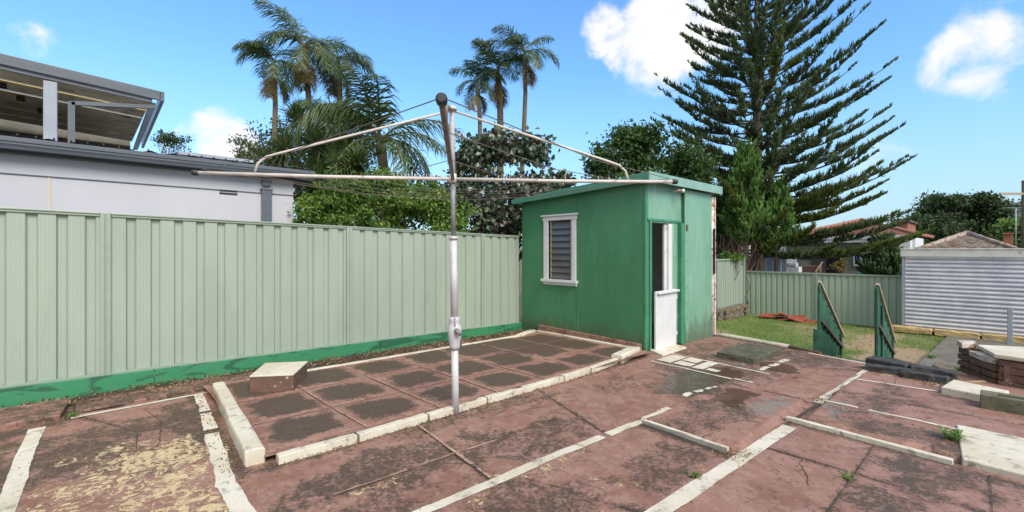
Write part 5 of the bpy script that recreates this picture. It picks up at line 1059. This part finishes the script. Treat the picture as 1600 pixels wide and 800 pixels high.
a_, b_ = at(1302, 421, 24.5), at(1316, 405, 24.5); bushy('dry_plant', 'tan dry leaved plant in front of the dark doorway beyond the back fence', 'plant', tr(1308, 24.5, -1.5), [bl(1306, 419, 24.5, .35, .3, .2), bl(1314, 409, 24.5, .12, .2, .4)], 16, 10, .2, .16, L_palmdead, .03)
c_ = at(1347, 428, 24); m = MB(); m.prism([(c_.x+math.cos(k)*.28, c_.y+math.sin(k)*.28) for k in np.linspace(0, 5.6, 9)], -1.5, c_.z+.05); solo(m, 'teal_tub', M['teal'], 'teal plastic tub top showing over the back fence', 'tub')
t = thing('stick_pile', 'row of dry upright sticks over the back fence beside the garage', 'sticks', tr(1385, 22, -1.4)); m = MB()
for k in range(90):
    p0 = at(random.uniform(1360, 1405), 430, 22+random.uniform(-.3, .3)); m.tube([(p0.x, p0.y, -1.3), (p0.x+random.uniform(-.2, .2), p0.y+random.uniform(-.2, .2), p0.z+random.uniform(.1, .75))], .018, 4, cap=False)
m.build('sticks', M['timber'], t)

# ------------------------------------------------------------------ grass, litter, weeds
def blades(name, P, h, w_, mat, kind=None, lean=.5, parent=None):
    n = len(P); a = rng.random(n)*6.283; s_ = np.stack([np.cos(a), np.sin(a), 0*a], 1)*w_; hh = h*(.5+.9*rng.random((n, 1))); D = rng.normal(size=(n, 3))*lean; D[:, 2] = 1; D = unit(D)
    V = np.stack([P-s_, P+s_, P+D*hh+s_*.2, P+D*hh-s_*.2], 1).reshape(-1, 3); i = np.arange(n)*4
    o = npmesh(name, V, np.stack([i, i+1, i+2, i+3], 1), mat, parent); 
    if kind: tag(o, kind=kind)
    return o
n = 150000; gxp = 9.1 + rng.random(n)*10.2; gyp = -1 + rng.random(n)*7.8; g = grassiness(gxp, gyp)*.9 + .35*(fbm(gxp, gyp, 3, 40)-.5); on_path = (gyp < 1.0) & (rng.random(n) < .985)
k = (rng.random(n) < np.clip((g-.25)*1.6, 0, 1)) & ~on_path; P = np.stack([gxp, gyp, lawn_z(gxp, gyp)-.01], 1)[k]
tag(blades('grass', P, .055, .006, L_grass, 'stuff'), 'short patchy green grass on the lower lawn', 'grass')
n = 2400; x = 9.1+rng.random(n)*10; y = -1+rng.random(n)*7.7; k = (grassiness(x, y) < .42) | (rng.random(n) < .12); P = np.stack([x, y, lawn_z(x, y)+.02], 1)[k]
tag(leaves('leaf_litter', P, .05, L_litter), 'dry leaves and twigs scattered over the lawn', 'leaf litter', kind='stuff')
n = 1700; x = -1+rng.random(n)*7.7; y = 6.35+rng.random(n)*.5; P = np.stack([x, y, -.015*x+.03+.02*rng.random(n)], 1)
tag(leaves('leaf_litter', P, .035, L_litter), 'brown leaf litter in the strip under the fence', 'leaf litter', kind='stuff')
def near_line(p, q, n_, sp_, z=.012): t_ = rng.random(n_); x = p[0]+(q[0]-p[0])*t_+rng.normal(size=n_)*sp_; y = p[1]+(q[1]-p[1])*t_+rng.normal(size=n_)*sp_; return np.stack([x, y, hgt(x, y)+z], 1)
crumb = np.concatenate([near_line((.9, 6.0), (.80, 3.4), 160, .05), near_line((1.1, 3.64), (6.4, 3.74), 900, .03), near_line((8.2, .95), (7.6, .5), 500, .14), near_line((3.9, 1.4), (3.75, 1.55), 120, .08), near_line((9.0, 2.2), (9.0, 3.4), 200, .15), near_line((5.9, 1.3), (6.1, 1.35), 90, .06),
                        near_line((5.05, 1.3), (4.98, .3), 160, .03), near_line((6.2, .6), (5.6, .2), 60, .1), np.stack([x2 := rng.random(350)*9.5-.5, y2 := rng.random(350)*6, hgt(x2, y2)+.008], 1)])
crumb = crumb[~((crumb[:, 1] > 3.76) & (crumb[:, 0] > 1) & (crumb[:, 0] < 6.7))]
tag(leaves('debris', crumb, .016, L_litter, asp=.7, fold=.3), 'small crumbs of dirt, flaked paint and leaf on the patio', 'debris', kind='stuff')
def weed(label, x, y, z, r_, n_, w_=.009, group=None):
    P = np.array([[x, y, z]]) + rng.normal(size=(n_, 3))*np.array([.02, .02, 0]); t = thing('weed', label, 'weed', (x, y, z), group)
    a = rng.random(n_)*6.283; D = np.stack([np.cos(a), np.sin(a), .55+.9*rng.random(n_)], 1); D = unit(D); l_ = r_*(.6+.6*rng.random((n_, 1))); s_ = np.stack([-np.sin(a), np.cos(a), 0*a], 1)*w_
    mid = P + D*l_*.55; tip = mid + (D*np.array([1, 1, .2])+np.array([0, 0, -.25]))*l_*.5; V = np.stack([P-s_*.5, P+s_*.5, mid+s_, mid-s_, tip-s_*.15, tip+s_*.15], 1).reshape(-1, 3); i = np.arange(n_)*6
    npmesh('leaf_tuft', V, np.concatenate([np.stack([i, i+1, i+2, i+3], 1), np.stack([i+3, i+2, i+5, i+4], 1)]), L_lime, t)
def gpt(px, py, z=0):
    r_ = ray(px, py); d = (z-1.6)/(r_.z+.015*r_.x); return r_.x*d, r_.y*d
for (px, py, r_, n_, lab) in [(1490, 695, .17, 34, 'largest green grassy weed, against the white slab corner at right'), (1322, 746, .05, 22, 'small bright green weed in the joint crossing at lower right'), (1085, 745, .05, 16, 'tiny weed beside the painted strip at lower centre'), (662, 660, .04, 10, 'tiny weed at the kerb left of the clothesline post'),
                              (112, 652, .09, 12, 'thin weed stalk at the left raised red slab corner'), (1452, 560, .14, 30, 'green weed behind the blackened blocks'), (1500, 580, .12, 26, 'green tuft between the blackened blocks and the brick pier'), (825, 558, .03, 8, 'tiny green shoot among the bed slabs near the shed')]:
    x, y = gpt(px, py, .08 if (py == 558) else 0); weed(lab, x, y, h1(x, y) if py not in (558, 560, 580) else (h1(x, y)+(.085 if py == 558 else 0)), r_, n_)
